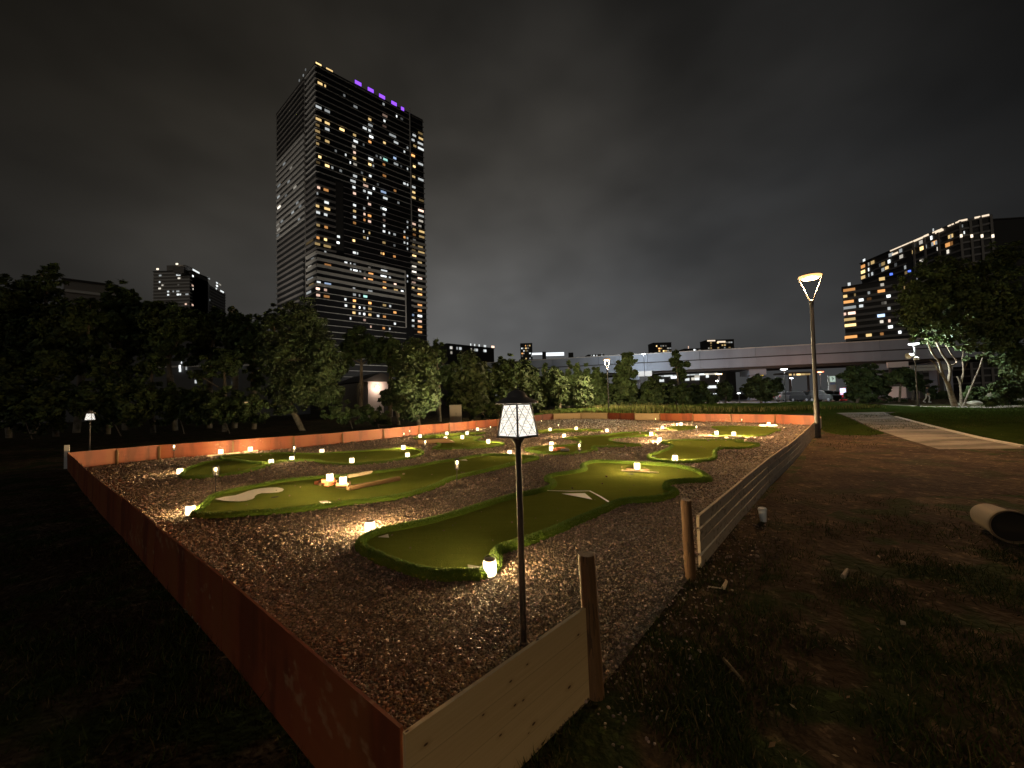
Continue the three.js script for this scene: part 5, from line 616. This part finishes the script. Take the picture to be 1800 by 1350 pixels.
{ // grassy bank beyond the back fence: a long low mound
  const nx = 60, nz = 14, P = [], UV = [], I = []; for (let i = 0; i <= nx; i++) for (let j = 0; j <= nz; j++) { const x = mix(0, 34, i / nx), z = -29 - 14 * j / nz + 0.0, a = Math.sin(Math.PI * j / nz), e = sstep(0, 0.16, i / nx) * (1 - sstep(0.72, 1, i / nx)); const zz = z + 0.22 * Math.max(0, x - 6) * (1 - j / nz) * 0.9; P.push(x, 0.01 + e * a * (0.62 + 0.3 * (fbm(i / nx, j / nz, 6, 4, 3, 33) - 0.5)) - 0.03, zz); UV.push(x, zz); }
  for (let i = 0; i < nx; i++) for (let j = 0; j < nz; j++) { const a = i * (nz + 1) + j; I.push(a, a + nz + 1, a + 1, a + 1, a + nz + 1, a + nz + 2); }
  const g = new THREE.BufferGeometry(); g.setAttribute('position', new THREE.Float32BufferAttribute(P, 3)); g.setAttribute('uv', new THREE.Float32BufferAttribute(UV, 2)); g.setIndex(I); g.computeVertexNormals();
  T.grass = tex(256, (u, v) => { const a = fbm(u, v, 6, 6, 4, 901), b = fbm(u, v, 60, 60, 2, 903); return mix3([0.028, 0.05, 0.011], [0.085, 0.125, 0.03], clamp(0.5 * a + 0.5 * b)); }, 0.5, 0.5);
  M.grass = new THREE.MeshPhysicalMaterial({ map: T.grass, roughness: 1, specularIntensity: 0, bumpMap: T.turfBump, bumpScale: 0.05 }); struct('grass_bank', g, M.grass);
}
struct('lawn', polySheet([...W2([[1560, 728], [1620, 743.5], [1700, 764], [1740, 773], [1800, 784.5]]), V(42, 0, -13.4), V(60, 0, -34), ...W2([[1800, 717], [1700, 718.5], [1600, 719]])], 0.006), M.grass);
struct('verge', polySheet(wob(W2([[1446, 756], [1448, 722], [1478, 729], [1503, 739.5], [1530, 752.5], [1555, 763], [1520, 766], [1480, 765]]), 60, 0.12, 9), 0.006), M.grass);
{ // grass blades: near ground, verge, bank
  const r = rng(777), list = [], cols = [], add = (x, z, y, h, w, c) => { list.push(place(x, y, z, (r() - 0.5) * 1.1, r() * 6.28, (r() - 0.5) * 1.1, w, h, h)); cols.push(c); };
  const tone = () => { const k = r(), d = r() < 0.2; const s = 0.5 + 0.9 * r(); return d ? lin(0.11 * s, 0.085 * s, 0.04 * s) : lin(mix(0.028, 0.045, k) * s, mix(0.045, 0.056, k) * s, 0.013 * s); };
  for (let i = 0; i < 150000; i++) { const d = 0.75 + 6.5 * Math.pow(r(), 0.9), a = (r() - 0.5) * 118 * Math.PI / 180, x = Math.sin(a) * d, z = -Math.cos(a) * d; if (inside(courseEdge, x, z)) continue; const dens = fbm(x * 0.06 + 3, z * 0.06 + 3, 40, 40, 4, 55); if (dens < 0.40 + 0.22 * r()) continue; const dd = x > 0 && z < -3.6 ? 0.35 : 1; if (r() > dd) continue; add(x, z, 0, (0.025 + 0.06 * r() * r()) * (1 + 0.6 * (r() < 0.06)), 0.0035 + 0.002 * r(), tone()); }
  for (let i = 0; i < 26000; i++) { const x = mix(8, 24, r()), z = -mix(9, 24, r()); const p = fbm(x * 0.04, z * 0.04, 40, 40, 3, 58); if (inside(courseEdge, x, z) || p < 0.45) continue; const px = x / -z; if (px > 0.92 + 0.0 && z > -14) continue; add(x, z, 0, 0.03 + 0.06 * r(), 0.008, tone()); }
  for (let i = 0; i < 24000; i++) { const x = mix(20, 52, r()), z = -mix(14, 33, r()); if (x / -z < 1.02) continue; const s = 0.6 + 0.8 * r(); add(x, z, 0, 0.04 + 0.06 * r(), 0.02, lin(0.05 * s, 0.085 * s, 0.018 * s)); }
  const gt = thing('grass', 'rough short grass and stubble around the course', 'grass'); stuff(gt); const gm = new THREE.MeshPhysicalMaterial({ color: lin(1, 1, 1), roughness: 1, specularIntensity: 0.1, side: THREE.DoubleSide }); instanced('blades', bladeGeo, gm, list, gt, cols);
  // weeds on the bank
  const wl2 = [], wc = []; for (let i = 0; i < 16000; i++) { const u = r(), x = mix(2.5, 26, u), z = -mix(29, 40, r()) + 0.2 * Math.max(0, x - 6) * 0.5, near = Math.exp(-Math.pow((x - 10) / 5, 2)); const h = (0.12 + 0.5 * r() * r()) * (0.35 + 0.9 * near); if (inside(courseEdge, x, z)) continue; wl2.push(place(x, 0.15, z, (r() - 0.5) * 0.7, r() * 6.28, (r() - 0.5) * 0.7, 0.03, h + 0.25, h)); const s = 0.6 + 0.8 * r(); wc.push(r() < 0.35 ? lin(0.20 * s, 0.17 * s, 0.07 * s) : lin(0.075 * s, 0.09 * s, 0.028 * s)); }
  const wt = thing('weeds', 'tall dry weeds and grass on the bank behind the back fence', 'weeds'); stuff(wt); instanced('stalks', bladeGeo, gm, wl2, wt, wc);
  // fallen leaves, straw and chips
  const lg = (() => { const g = new THREE.BufferGeometry(); g.setAttribute('position', new THREE.Float32BufferAttribute([-1, 0, 0, 0, 0.12, -0.45, 1, 0.05, 0, 0, 0.12, 0.45, 0, 0.02, 0], 3)); g.setAttribute('uv', new THREE.Float32BufferAttribute([0, 0, 1, 0, 1, 1, 0, 1, 0.5, 0.5], 2)); g.setIndex([0, 1, 4, 1, 2, 4, 2, 3, 4, 3, 0, 4]); g.computeVertexNormals(); return g; })();
  const ll = [], lc = []; for (let i = 0; i < 1500; i++) { const a = mix(8, 58, r()) * Math.PI / 180, d = 1.9 + 17 * Math.pow(r(), 1.3), x = Math.sin(a) * d, z = -Math.cos(a) * d; if (inside(courseEdge, x, z)) continue; const s = (0.006 + 0.018 * r() * r()) * (1 + d * 0.05), thin = r() < 0.3; ll.push(place(x, 0.008, z, (r() - 0.5) * 0.6, r() * 6.28, (r() - 0.5) * 0.6, s * (thin ? 1.9 : 1), s, s * (thin ? 0.25 : 0.9))); const k = r(); lc.push(k < 0.14 ? lin(0.36, 0.29, 0.19) : k < 0.7 ? lin(0.20, 0.13, 0.065) : lin(0.10, 0.06, 0.03)); }
  const lt = thing('fallen_leaves', 'small fallen leaves, straw and wood chips on the bare ground', 'leaf litter'); stuff(lt); instanced('leaf_bits', lg, std([1, 1, 1], 0.7), ll, lt, lc);
}
for (const [x0, y0, x1, y1, w, l, c] of [[1245, 1031, 1268, 1034, 0.012, 'thin pale stick on the ground right of the second post', [0.5, 0.42, 0.3]], [1272, 1033, 1277, 1022, 0.03, 'short pale wood chip standing beside the thin stick', [0.5, 0.42, 0.28]], [1482, 1014, 1490, 1001, 0.035, 'pale wood scrap lying alone on the dark grass', [0.3, 0.26, 0.2]], [1583, 1094, 1592, 1096, 0.03, 'tiny pale scrap farther right on the dark grass', [0.36, 0.31, 0.24]], [1272, 1158, 1306, 1196, 0.02, 'dim long splinter in the grass right of the first post', [0.16, 0.12, 0.07]]]) { const a = gp(x0, y0, 0.02), b = gp(x1, y1, 0.02), o = obj('wood_scrap', bar(a, b, w / 2, w / 3, 7), std(c, 0.8)); tag(o, l, 'wood scrap'); }
{ const p = gp(1342, 917, 0), t = thing('paper_cup', 'white paper cup standing on the grass beside the plank fence', 'cup', p, 0.4); t.rotation.z = 0.05; const m = std([0.72, 0.75, 0.78], 0.55);
  obj('body', lathe([[0, 0.004], [0.028, 0.004], [0.0285, 0], [0.031, 0], [0.0425, 0.135], [0.041, 0.135], [0.03, 0.006]], 26), m, t); obj('lid', lathe([[0.0425, 0.134], [0.046, 0.136], [0.046, 0.142], [0.042, 0.146], [0.040, 0.155], [0.036, 0.157], [0.034, 0.150], [0, 0.150]], 26), std([0.78, 0.80, 0.82], 0.4), t); }
{ // overturned tub at the right edge: lies on its side, its rim toward the viewer
  const A = gp(1732, 905, 0.135), B = gp(1781, 927, 0.15), L = A.distanceTo(B), t = thing('plant_tub', 'dim tan tub lying on its side on the ground at the right edge', 'tub', A);
  const g = lathe([[0, 0], [0.09, 0.0], [0.113, 0.012], [0.124, 0.05], [0.138, L * 0.88], [0.149, L * 0.88], [0.152, L * 0.9], [0.152, L * 0.985], [0.148, L], [0.138, L], [0.132, L * 0.88], [0.112, 0.05], [0, 0.04]], 44); g.applyQuaternion(new THREE.Quaternion().setFromUnitVectors(V(0, 1, 0), B.clone().sub(A).normalize())); obj('body', g, std([0.20, 0.14, 0.08], 0.8), t); const mouthShade = new THREE.CircleGeometry(0.142, 30).rotateX(-Math.PI / 2).translate(0, L * 0.93, 0); mouthShade.applyQuaternion(new THREE.Quaternion().setFromUnitVectors(V(0, 1, 0), B.clone().sub(A).normalize())); obj('soil', mouthShade, std([0.018, 0.014, 0.010], 1), t); }  // dark disc in the mouth: the tub's inner shade put into its colour

// ------------------------------------------------------------------ things along the far path
{ // drinks machine
  const d = 58, p = at(1485, 705, d); p.y = 0; const t = thing('vending_machine', 'red vending machine with a bluish lit front, beside a parking sign', 'vending machine', p, 0.62), red = std([0.42, 0.012, 0.012], 0.45);
  obj('cabinet', new RoundedBoxGeometry(1.05, 1.9, 0.8, 2, 0.03).translate(0, 0.98, 0), red, t); obj('front', bx(0.03, 0.95, 0.68, -0.54, 1.38, 0), glow([0.62, 0.70, 1.0], 1.4), t);
  for (let k = 0; k < 3; k++) { const R = []; for (let i = 0; i < 6; i++) R.push(cyl(0.03, 0.03, 0.14, -0.57, 1.02 + k * 0.28, -0.27 + i * 0.105, 8)); obj('can_row', R, std([[0.6, 0.1, 0.08], [0.1, 0.2, 0.5], [0.6, 0.5, 0.3]][k], 0.4), t); } obj('dispenser', bx(0.04, 0.2, 0.5, -0.54, 0.4, 0), M.black, t); obj('poster', bx(0.22, 0.55, 0.01, -0.15, 1.45, 0.405), std([0.5, 0.32, 0.25], 0.6), t);
  pointLight(t, V(-0.75, 1.4, 0), [0.65, 0.75, 1.0], 6, 8);
}
{ const d = 60, p = at(1464, 705, d); p.y = 0; const yT = at(1464, 660.5, d).y, yB = at(1464, 687, d).y, t = thing('parking_sign', 'tall pale lit sign board beside the red vending machine', 'sign', p, -0.1);
  obj('pole', [cyl(0.06, 0.06, yB, -0.22, 0, 0, 10), cyl(0.06, 0.06, yB, 0.22, 0, 0, 10)], M.pole, t); obj('board', bx(1.05, yT - yB, 0.16, 0, (yT + yB) / 2, 0), std([0.35, 0.35, 0.34], 0.6), t); obj('lit_face', bx(0.78, 0.85, 0.03, 0.1, yT - 0.5, 0.085), glow([0.75, 0.95, 0.80], 0.55), t);
  obj('symbol', [bar(V(-0.06, yT - 0.32, 0.105), V(0.26, yT - 0.36, 0.105), 0.045), bar(V(0.24, yT - 0.36, 0.105), V(0.06, yT - 0.72, 0.105), 0.045), bar(V(0.05, yT - 0.18, 0.105), V(0.06, yT - 0.45, 0.105), 0.035)], M.black, t);
  obj('notice', bx(0.7, 0.3, 0.03, 0.1, yT - 1.2, 0.085), std([0.2, 0.25, 0.5], 0.5), t); }
function car(label, p, turn, body, o = {}) {
  const t = thing('parked_car', label, 'car', p, turn, 'cars parked beyond the far path'), w = 1.66, L = 3.7, bm = std(body, 0.3, { metalness: 0.3 });
  const prof = (pts, wd) => { const s = new THREE.Shape(); s.moveTo(...pts[0]); for (let i = 1; i < pts.length; i++) s.lineTo(...pts[i]); const g = new THREE.ExtrudeGeometry(s, { depth: wd, bevelEnabled: true, bevelSize: 0.05, bevelThickness: 0.05, bevelSegments: 2 }); return g.translate(0, 0, -wd / 2); };
  obj('body', [prof([[-1.82, 0.32], [-1.84, 0.75], [-1.75, 0.98], [-0.6, 1.0], [1.0, 0.98], [1.75, 0.85], [1.84, 0.62], [1.8, 0.32]], w - 0.1), prof([[-1.7, 0.98], [-1.5, 1.48], [-1.2, 1.56], [0.3, 1.55], [0.55, 1.48], [1.05, 0.98]], w - 0.3)], bm, t);
  obj('rear_window', bx(0.02, 0.36, w - 0.42, -1.66, 1.26, 0).rotateZ(0), M.darkGlass, t); for (const s of [-1, 1]) obj('side_window', bx(1.9, 0.34, 0.02, -0.4, 1.26, s * (w / 2 - 0.09)), M.darkGlass, t);
  for (const x of [-1.15, 1.2]) for (const s of [-1, 1]) { const wh = obj('wheel', new THREE.CylinderGeometry(0.31, 0.31, 0.2, 18).rotateX(Math.PI / 2).translate(x, 0.31, s * (w / 2 - 0.11)), M.black, t); obj('rim', new THREE.CylinderGeometry(0.18, 0.18, 0.02, 14).rotateX(Math.PI / 2).translate(x, 0.31, s * (w / 2)), M.steel, wh); }
  for (const s of [-1, 1]) obj('tail_light', new RoundedBoxGeometry(0.06, 0.26, 0.24, 2, 0.02).translate(-1.87, 0.84, s * 0.62), o.lit ? glow([1.0, 0.42, 0.30], 2.2) : std([0.3, 0.02, 0.02], 0.3), t);
  obj('number_plate', bx(0.02, 0.17, 0.34, -1.89, 0.62, 0), std([0.65, 0.65, 0.62], 0.5), t); if (o.lit) pointLight(t, V(-2.3, 0.85, 0), [1, 0.3, 0.2], 3, 8); return t;
}
{ const P = (x, d) => at(x, 705, d).setY(0); car('dark car with glowing rear lights, left of the parking sign', P(1449, 57), Math.PI / 2 + 0.25 + Math.PI, [0.03, 0.03, 0.032], { lit: true }); car('dark car with a pale number plate, left of the orange street lamp', P(1414, 60), -Math.PI / 2 + 0.15, [0.025, 0.025, 0.028]); car('grey car behind the young light green tree', P(1385, 64), 0.1, [0.12, 0.12, 0.12]); car('pale car half hidden behind the orange street lamp pole', P(1428, 66), 0.2, [0.32, 0.29, 0.27]); }
{ const d = 92, a = new Facade(at(1328, 662, d), at(1346, 662, d)), t = thing('shop_sign', 'lit sign of one red and one yellow disc under the elevated road', 'sign'); const disc = (px, m) => { const h = a.hit(px, 658), g = new THREE.CylinderGeometry(0.38, 0.38, 0.2, 24).rotateX(Math.PI / 2).rotateY(a.turn); const c = a.a.clone().addScaledVector(a.d, h.u).addScaledVector(a.n, 0.2); g.translate(c.x, h.y, c.z); obj('disc', g, m, t); }; disc(1333.5, glow([1, 0.12, 0.05], 0.9)); disc(1338.5, glow([1, 0.65, 0.08], 0.8)); const h = a.hit(1336, 666); obj('post', a.box(a.L / 2 - 0.12, a.L / 2 + 0.12, 0, h.y + 1.2, 0, 0.2), M.pole, t); const q = a.hit(1321, 660.2); obj('lit_strip', a.box(q.u - 0.5, q.u + 0.6, q.y - 0.15, q.y + 0.15, 0.1, 0.1), M.coldStrip, t); obj('cross_arm', a.box(q.u - 0.6, a.L, q.y - 0.35, q.y - 0.2, 0, 0.1), M.pole, t); }
{ const d = 82, f = new Facade(at(1386, 662, d), at(1424, 661, d)), t = thing('lit_shelter', 'dark roofed shelter with a row of white lights, left of the orange street lamp', 'shelter'), y = f.hit(1400, 659).y; obj('roof', f.box(0, f.L, y + 0.3, y + 0.6, 0.3, 5), M.facadeDark, t); obj('column', [f.box(0.2, 0.5, 0, y + 0.3, 0, 0.3), f.box(f.L - 0.5, f.L - 0.2, 0, y + 0.3, 0, 0.3)], M.pole, t); for (const [x, w] of [[1388.5, 4], [1395.5, 2.5], [1403, 6], [1410, 7], [1417.5, 7], [1422.5, 2]]) { const p = f.hit(x - w / 2, 660), q = f.hit(x + w / 2, 660); obj('light_strip', f.box(p.u, q.u, y - 0.1, y + 0.25, 0.2, 0.15), winMat('Y'), t); } }
{ // house with a wall lamp between the trees
  const f = new Facade(at(647, 690, 42), at(690, 690, 44)), H = f.hit(660, 671).y, t = thing('lit_house', 'small house with a pale wall lit by a round wall lamp, between the big trees', 'house'), wm = std([0.55, 0.48, 0.46], 0.8); const back = f.n.clone().multiplyScalar(-7);
  obj('wall', ring4([f.a, f.b, f.b.clone().add(back), f.a.clone().add(back)], 0, H), wm, t); const side = f.a.clone().addScaledVector(f.d, -0.7).addScaledVector(f.n, -1.2); obj('side_wall', ring4([side, f.a.clone().addScaledVector(f.n, -1.2), f.a.clone().add(back), side.clone().add(back)], 0, H - 0.1), M.facade, t);
  const rp = (o) => f.a.clone().addScaledVector(f.d, o); const sh = new THREE.Shape([[-0.9, 0], [f.L + 0.6, 0], [f.L * 0.5, 1.0]].map((q) => new THREE.Vector2(...q))), rg2 = new THREE.ExtrudeGeometry(sh, { depth: 7.6, bevelEnabled: false }); rg2.translate(0, H, -7.3); rg2.rotateY(f.turn); rg2.translate(f.a.x, 0, f.a.z); obj('roof', rg2, M.facadeDark, t);
  const p = f.hit(661.5, 680), c = f.a.clone().addScaledVector(f.d, p.u).addScaledVector(f.n, 0.22); obj('wall_lamp', [new THREE.SphereGeometry(0.16, 18, 12).translate(c.x, p.y, c.z)], glow([1, 0.78, 0.58], 7), t); obj('lamp_bracket', bar(c.clone().setY(p.y), c.clone().addScaledVector(f.n, -0.25).setY(p.y + 0.05), 0.03), M.black, t);
  const l = pointLight(t, V(c.x + f.n.x * 0.25, p.y - 0.02, c.z + f.n.z * 0.25), [1, 0.74, 0.56], 9, 6);
  const d0 = f.hit(676, 690); obj('door', f.box(f.L * 0.62, f.L * 0.62 + 0.9, 0, 2.0, 0.03, 0.06), M.facadeDark, t); }
{ const p = gp(801, 744, 0); p.copy(at(801, 735, 25)).setY(0); const yt = at(801, 711.5, 25).y, t = thing('utility_cabinet', 'grey metal utility cabinet behind the red fence, left of the pole lantern', 'cabinet', p, 0.15), w = 21 * 25 / F; obj('cabinet', new RoundedBoxGeometry(w, yt, 0.4, 2, 0.02).translate(0, yt / 2, 0), std([0.30, 0.29, 0.28], 0.6), t); obj('door', bx(w * 0.44, yt - 0.16, 0.02, -w * 0.23, yt / 2, 0.21), std([0.32, 0.31, 0.3], 0.55), t); obj('door', bx(w * 0.44, yt - 0.16, 0.02, w * 0.23, yt / 2, 0.21), std([0.32, 0.31, 0.3], 0.55), t); obj('handle', bx(0.02, 0.14, 0.03, 0.03, yt * 0.55, 0.23), M.black, t); }
for (const [x, y, s, d, l] of [[1711, 710, [0.62, 0.16, 0.4], 31, 'long pale flat stone right of the forked trunks'], [1683, 716, [0.3, 0.09, 0.25], 32, 'small pale stone at the foot of the forked trunks'], [1746, 695, [0.5, 0.3, 0.4], 34, 'rounded mossy stone among the right bushes'], [1793, 704, [0.35, 0.14, 0.3], 31, 'pale stone at the right edge under the big tree']]) { const g = new THREE.IcosahedronGeometry(1, 3), p = g.attributes.position; for (let i = 0; i < p.count; i++) { const n = 0.85 + 0.3 * fbm(p.getX(i) * 0.3 + 0.5, p.getY(i) * 0.3 + p.getZ(i) * 0.25 + 0.5, 8, 8, 3, Math.round(x)); p.setXYZ(i, p.getX(i) * n * s[0], Math.max(-0.6, p.getY(i)) * n * s[1] * 1.6, p.getZ(i) * n * s[2]); } g.computeVertexNormals(); const o = obj('garden_stone', g, std([0.34, 0.33, 0.27], 0.9)), q = at(x, y, d); o.position.set(q.x, Math.max(0.05, q.y), q.z); tag(o, l, 'stone'); }

// ------------------------------------------------------------------ the person walking on the far path
{
  const D = 40.5, p = at(1631.5, 717, D); p.y = 0; const t = thing('person', 'person walking on the far path, in a dark top and pale trousers', 'person', p, 1.2);
  const bones = [[[0, 0.98, 0], [0, 1.22, 0.01], 0.135, 0.15], [[-0.12, 1.38, 0.01], [0.12, 1.38, 0.01], 0.075, 0.075], [[0, 1.2, 0.01], [0, 1.40, 0.01], 0.14, 0.10], [[0, 1.42, 0.02], [0, 1.5, 0.03], 0.05, 0.048], [[0, 1.58, 0.04], [0, 1.64, 0.035], 0.078, 0.085], [[0, 1.535, 0.075], [0, 1.57, 0.09], 0.045, 0.04], [[0, 1.585, 0.12], [0, 1.575, 0.135], 0.014, 0.012],
    [[-0.085, 0.93, 0], [-0.09, 0.52, 0.13], 0.085, 0.058], [[-0.09, 0.52, 0.13], [-0.09, 0.10, 0.06], 0.055, 0.04], [[-0.09, 0.06, 0.04], [-0.09, 0.045, 0.22], 0.042, 0.034], [[0.085, 0.93, 0], [0.09, 0.52, -0.05], 0.085, 0.058], [[0.09, 0.52, -0.05], [0.09, 0.13, -0.28], 0.055, 0.04], [[0.09, 0.11, -0.28], [0.09, 0.045, -0.14], 0.042, 0.034],
    [[-0.17, 1.37, 0.01], [-0.22, 1.10, -0.10], 0.052, 0.042], [[-0.22, 1.10, -0.10], [-0.21, 0.87, -0.06], 0.04, 0.03], [[0.17, 1.37, 0.01], [0.22, 1.11, 0.08], 0.052, 0.042], [[0.22, 1.11, 0.08], [0.20, 0.92, 0.24], 0.04, 0.03], [[-0.21, 0.85, -0.055], [-0.205, 0.79, -0.04], 0.034, 0.03], [[0.20, 0.905, 0.26], [0.195, 0.87, 0.31], 0.034, 0.03]].map(([a, b, r0, r1]) => [V(...a), V(...b), r0, r1]);
  const res = 108, mc = new MarchingCubes(res, new THREE.MeshBasicMaterial(), false, false, 300000), S = 0.9, half = res / 2; mc.isolation = 0;
  const q = V(), ab = V(), ap = V(); for (let z = 0; z < res; z++) for (let y = 0; y < res; y++) for (let x = 0; x < res; x++) { const i = x + y * res + z * res * res; q.set((x - half) / half * S, (y - half) / half * S + 0.88, (z - half) / half * S); if (Math.abs(q.x) > 0.36 || Math.abs(q.z) > 0.45) { mc.field[i] = -1; continue; } let d = 1e3; for (const [a, b, r0, r1] of bones) { ab.subVectors(b, a); ap.subVectors(q, a); const h = clamp(ap.dot(ab) / ab.lengthSq()), e = ap.addScaledVector(ab, -h).length() - mix(r0, r1, h), k = 0.03, m = Math.max(k - Math.abs(d - e), 0) / k; d = Math.min(d, e) - m * m * k * 0.25; } mc.field[i] = -d; }
  mc.update(); const n = mc.count, P = mc.positionArray.slice(0, n * 3), N = mc.normalArray.slice(0, n * 3); let C = []; for (let i = 0; i < n; i++) { P[i * 3] *= S; P[i * 3 + 1] = P[i * 3 + 1] * S + 0.88; P[i * 3 + 2] *= S; }
  let g = new THREE.BufferGeometry(); g.setAttribute('position', new THREE.BufferAttribute(P, 3)); g.setAttribute('normal', new THREE.BufferAttribute(N, 3));
  const fing = []; for (const [s, hand, fw] of [[-1, V(-0.205, 0.79, -0.04), V(0.02, -1, 0.25)], [1, V(0.195, 0.87, 0.31), V(0, -0.75, 0.7)]]) { const f = fw.clone().normalize(), sd = V(0, 0, 1).cross(f).normalize(); for (let k = 0; k < 4; k++) { const a = hand.clone().addScaledVector(sd, (k - 1.5) * 0.017), b = a.clone().addScaledVector(f, 0.05), c = b.clone().addScaledVector(f, 0.03).add(V(-s * 0.012, 0, 0.008)); fing.push(bar(a, b, 0.0085, 0.008, 6), bar(b, c, 0.008, 0.006, 6)); } const ta = hand.clone().addScaledVector(sd, 0.03).addScaledVector(f, -0.02); fing.push(bar(ta, ta.clone().addScaledVector(sd, 0.025).addScaledVector(f, 0.045), 0.0095, 0.007, 6)); }
  g = mergeGeometries([g, ...fing.map((x) => { const y = x.toNonIndexed(); y.deleteAttribute('uv'); return y; })]);
  const pos = g.attributes.position; for (let i = 0; i < pos.count; i++) { const y = pos.getY(i), x = Math.abs(pos.getX(i)), arm = x > 0.16; const c = y > 1.44 ? [0.36, 0.22, 0.15] : y > 0.9 && !(arm && y < 1.0) ? [0.02, 0.02, 0.022] : arm && y > 0.7 ? [0.36, 0.22, 0.15] : y < 0.09 ? [0.6, 0.6, 0.6] : [0.42, 0.41, 0.38]; C.push(...c); }
  g.setAttribute('color', new THREE.Float32BufferAttribute(C, 3)); obj('body', g, std([1, 1, 1], 0.8, { vertexColors: true }), t);
  const hair = new THREE.SphereGeometry(0.1, 20, 14, 0, 6.3, 0, 1.9).scale(0.95, 1.05, 1.08).rotateX(-0.5).translate(0, 1.632, 0.02); obj('hair', hair, std([0.012, 0.01, 0.009], 0.6), t);
  obj('face', [...[-1, 1].map((s) => new THREE.SphereGeometry(0.011, 8, 6).translate(s * 0.03, 1.612, 0.115)), new THREE.SphereGeometry(0.016, 8, 6).scale(1.3, 0.35, 0.6).translate(0, 1.545, 0.127)], std([0.08, 0.03, 0.025], 0.5), t);
}
scene.traverse((o) => { if (o.isMesh) { o.castShadow = true; o.receiveShadow = true; } });
renderer.render(scene, camera);
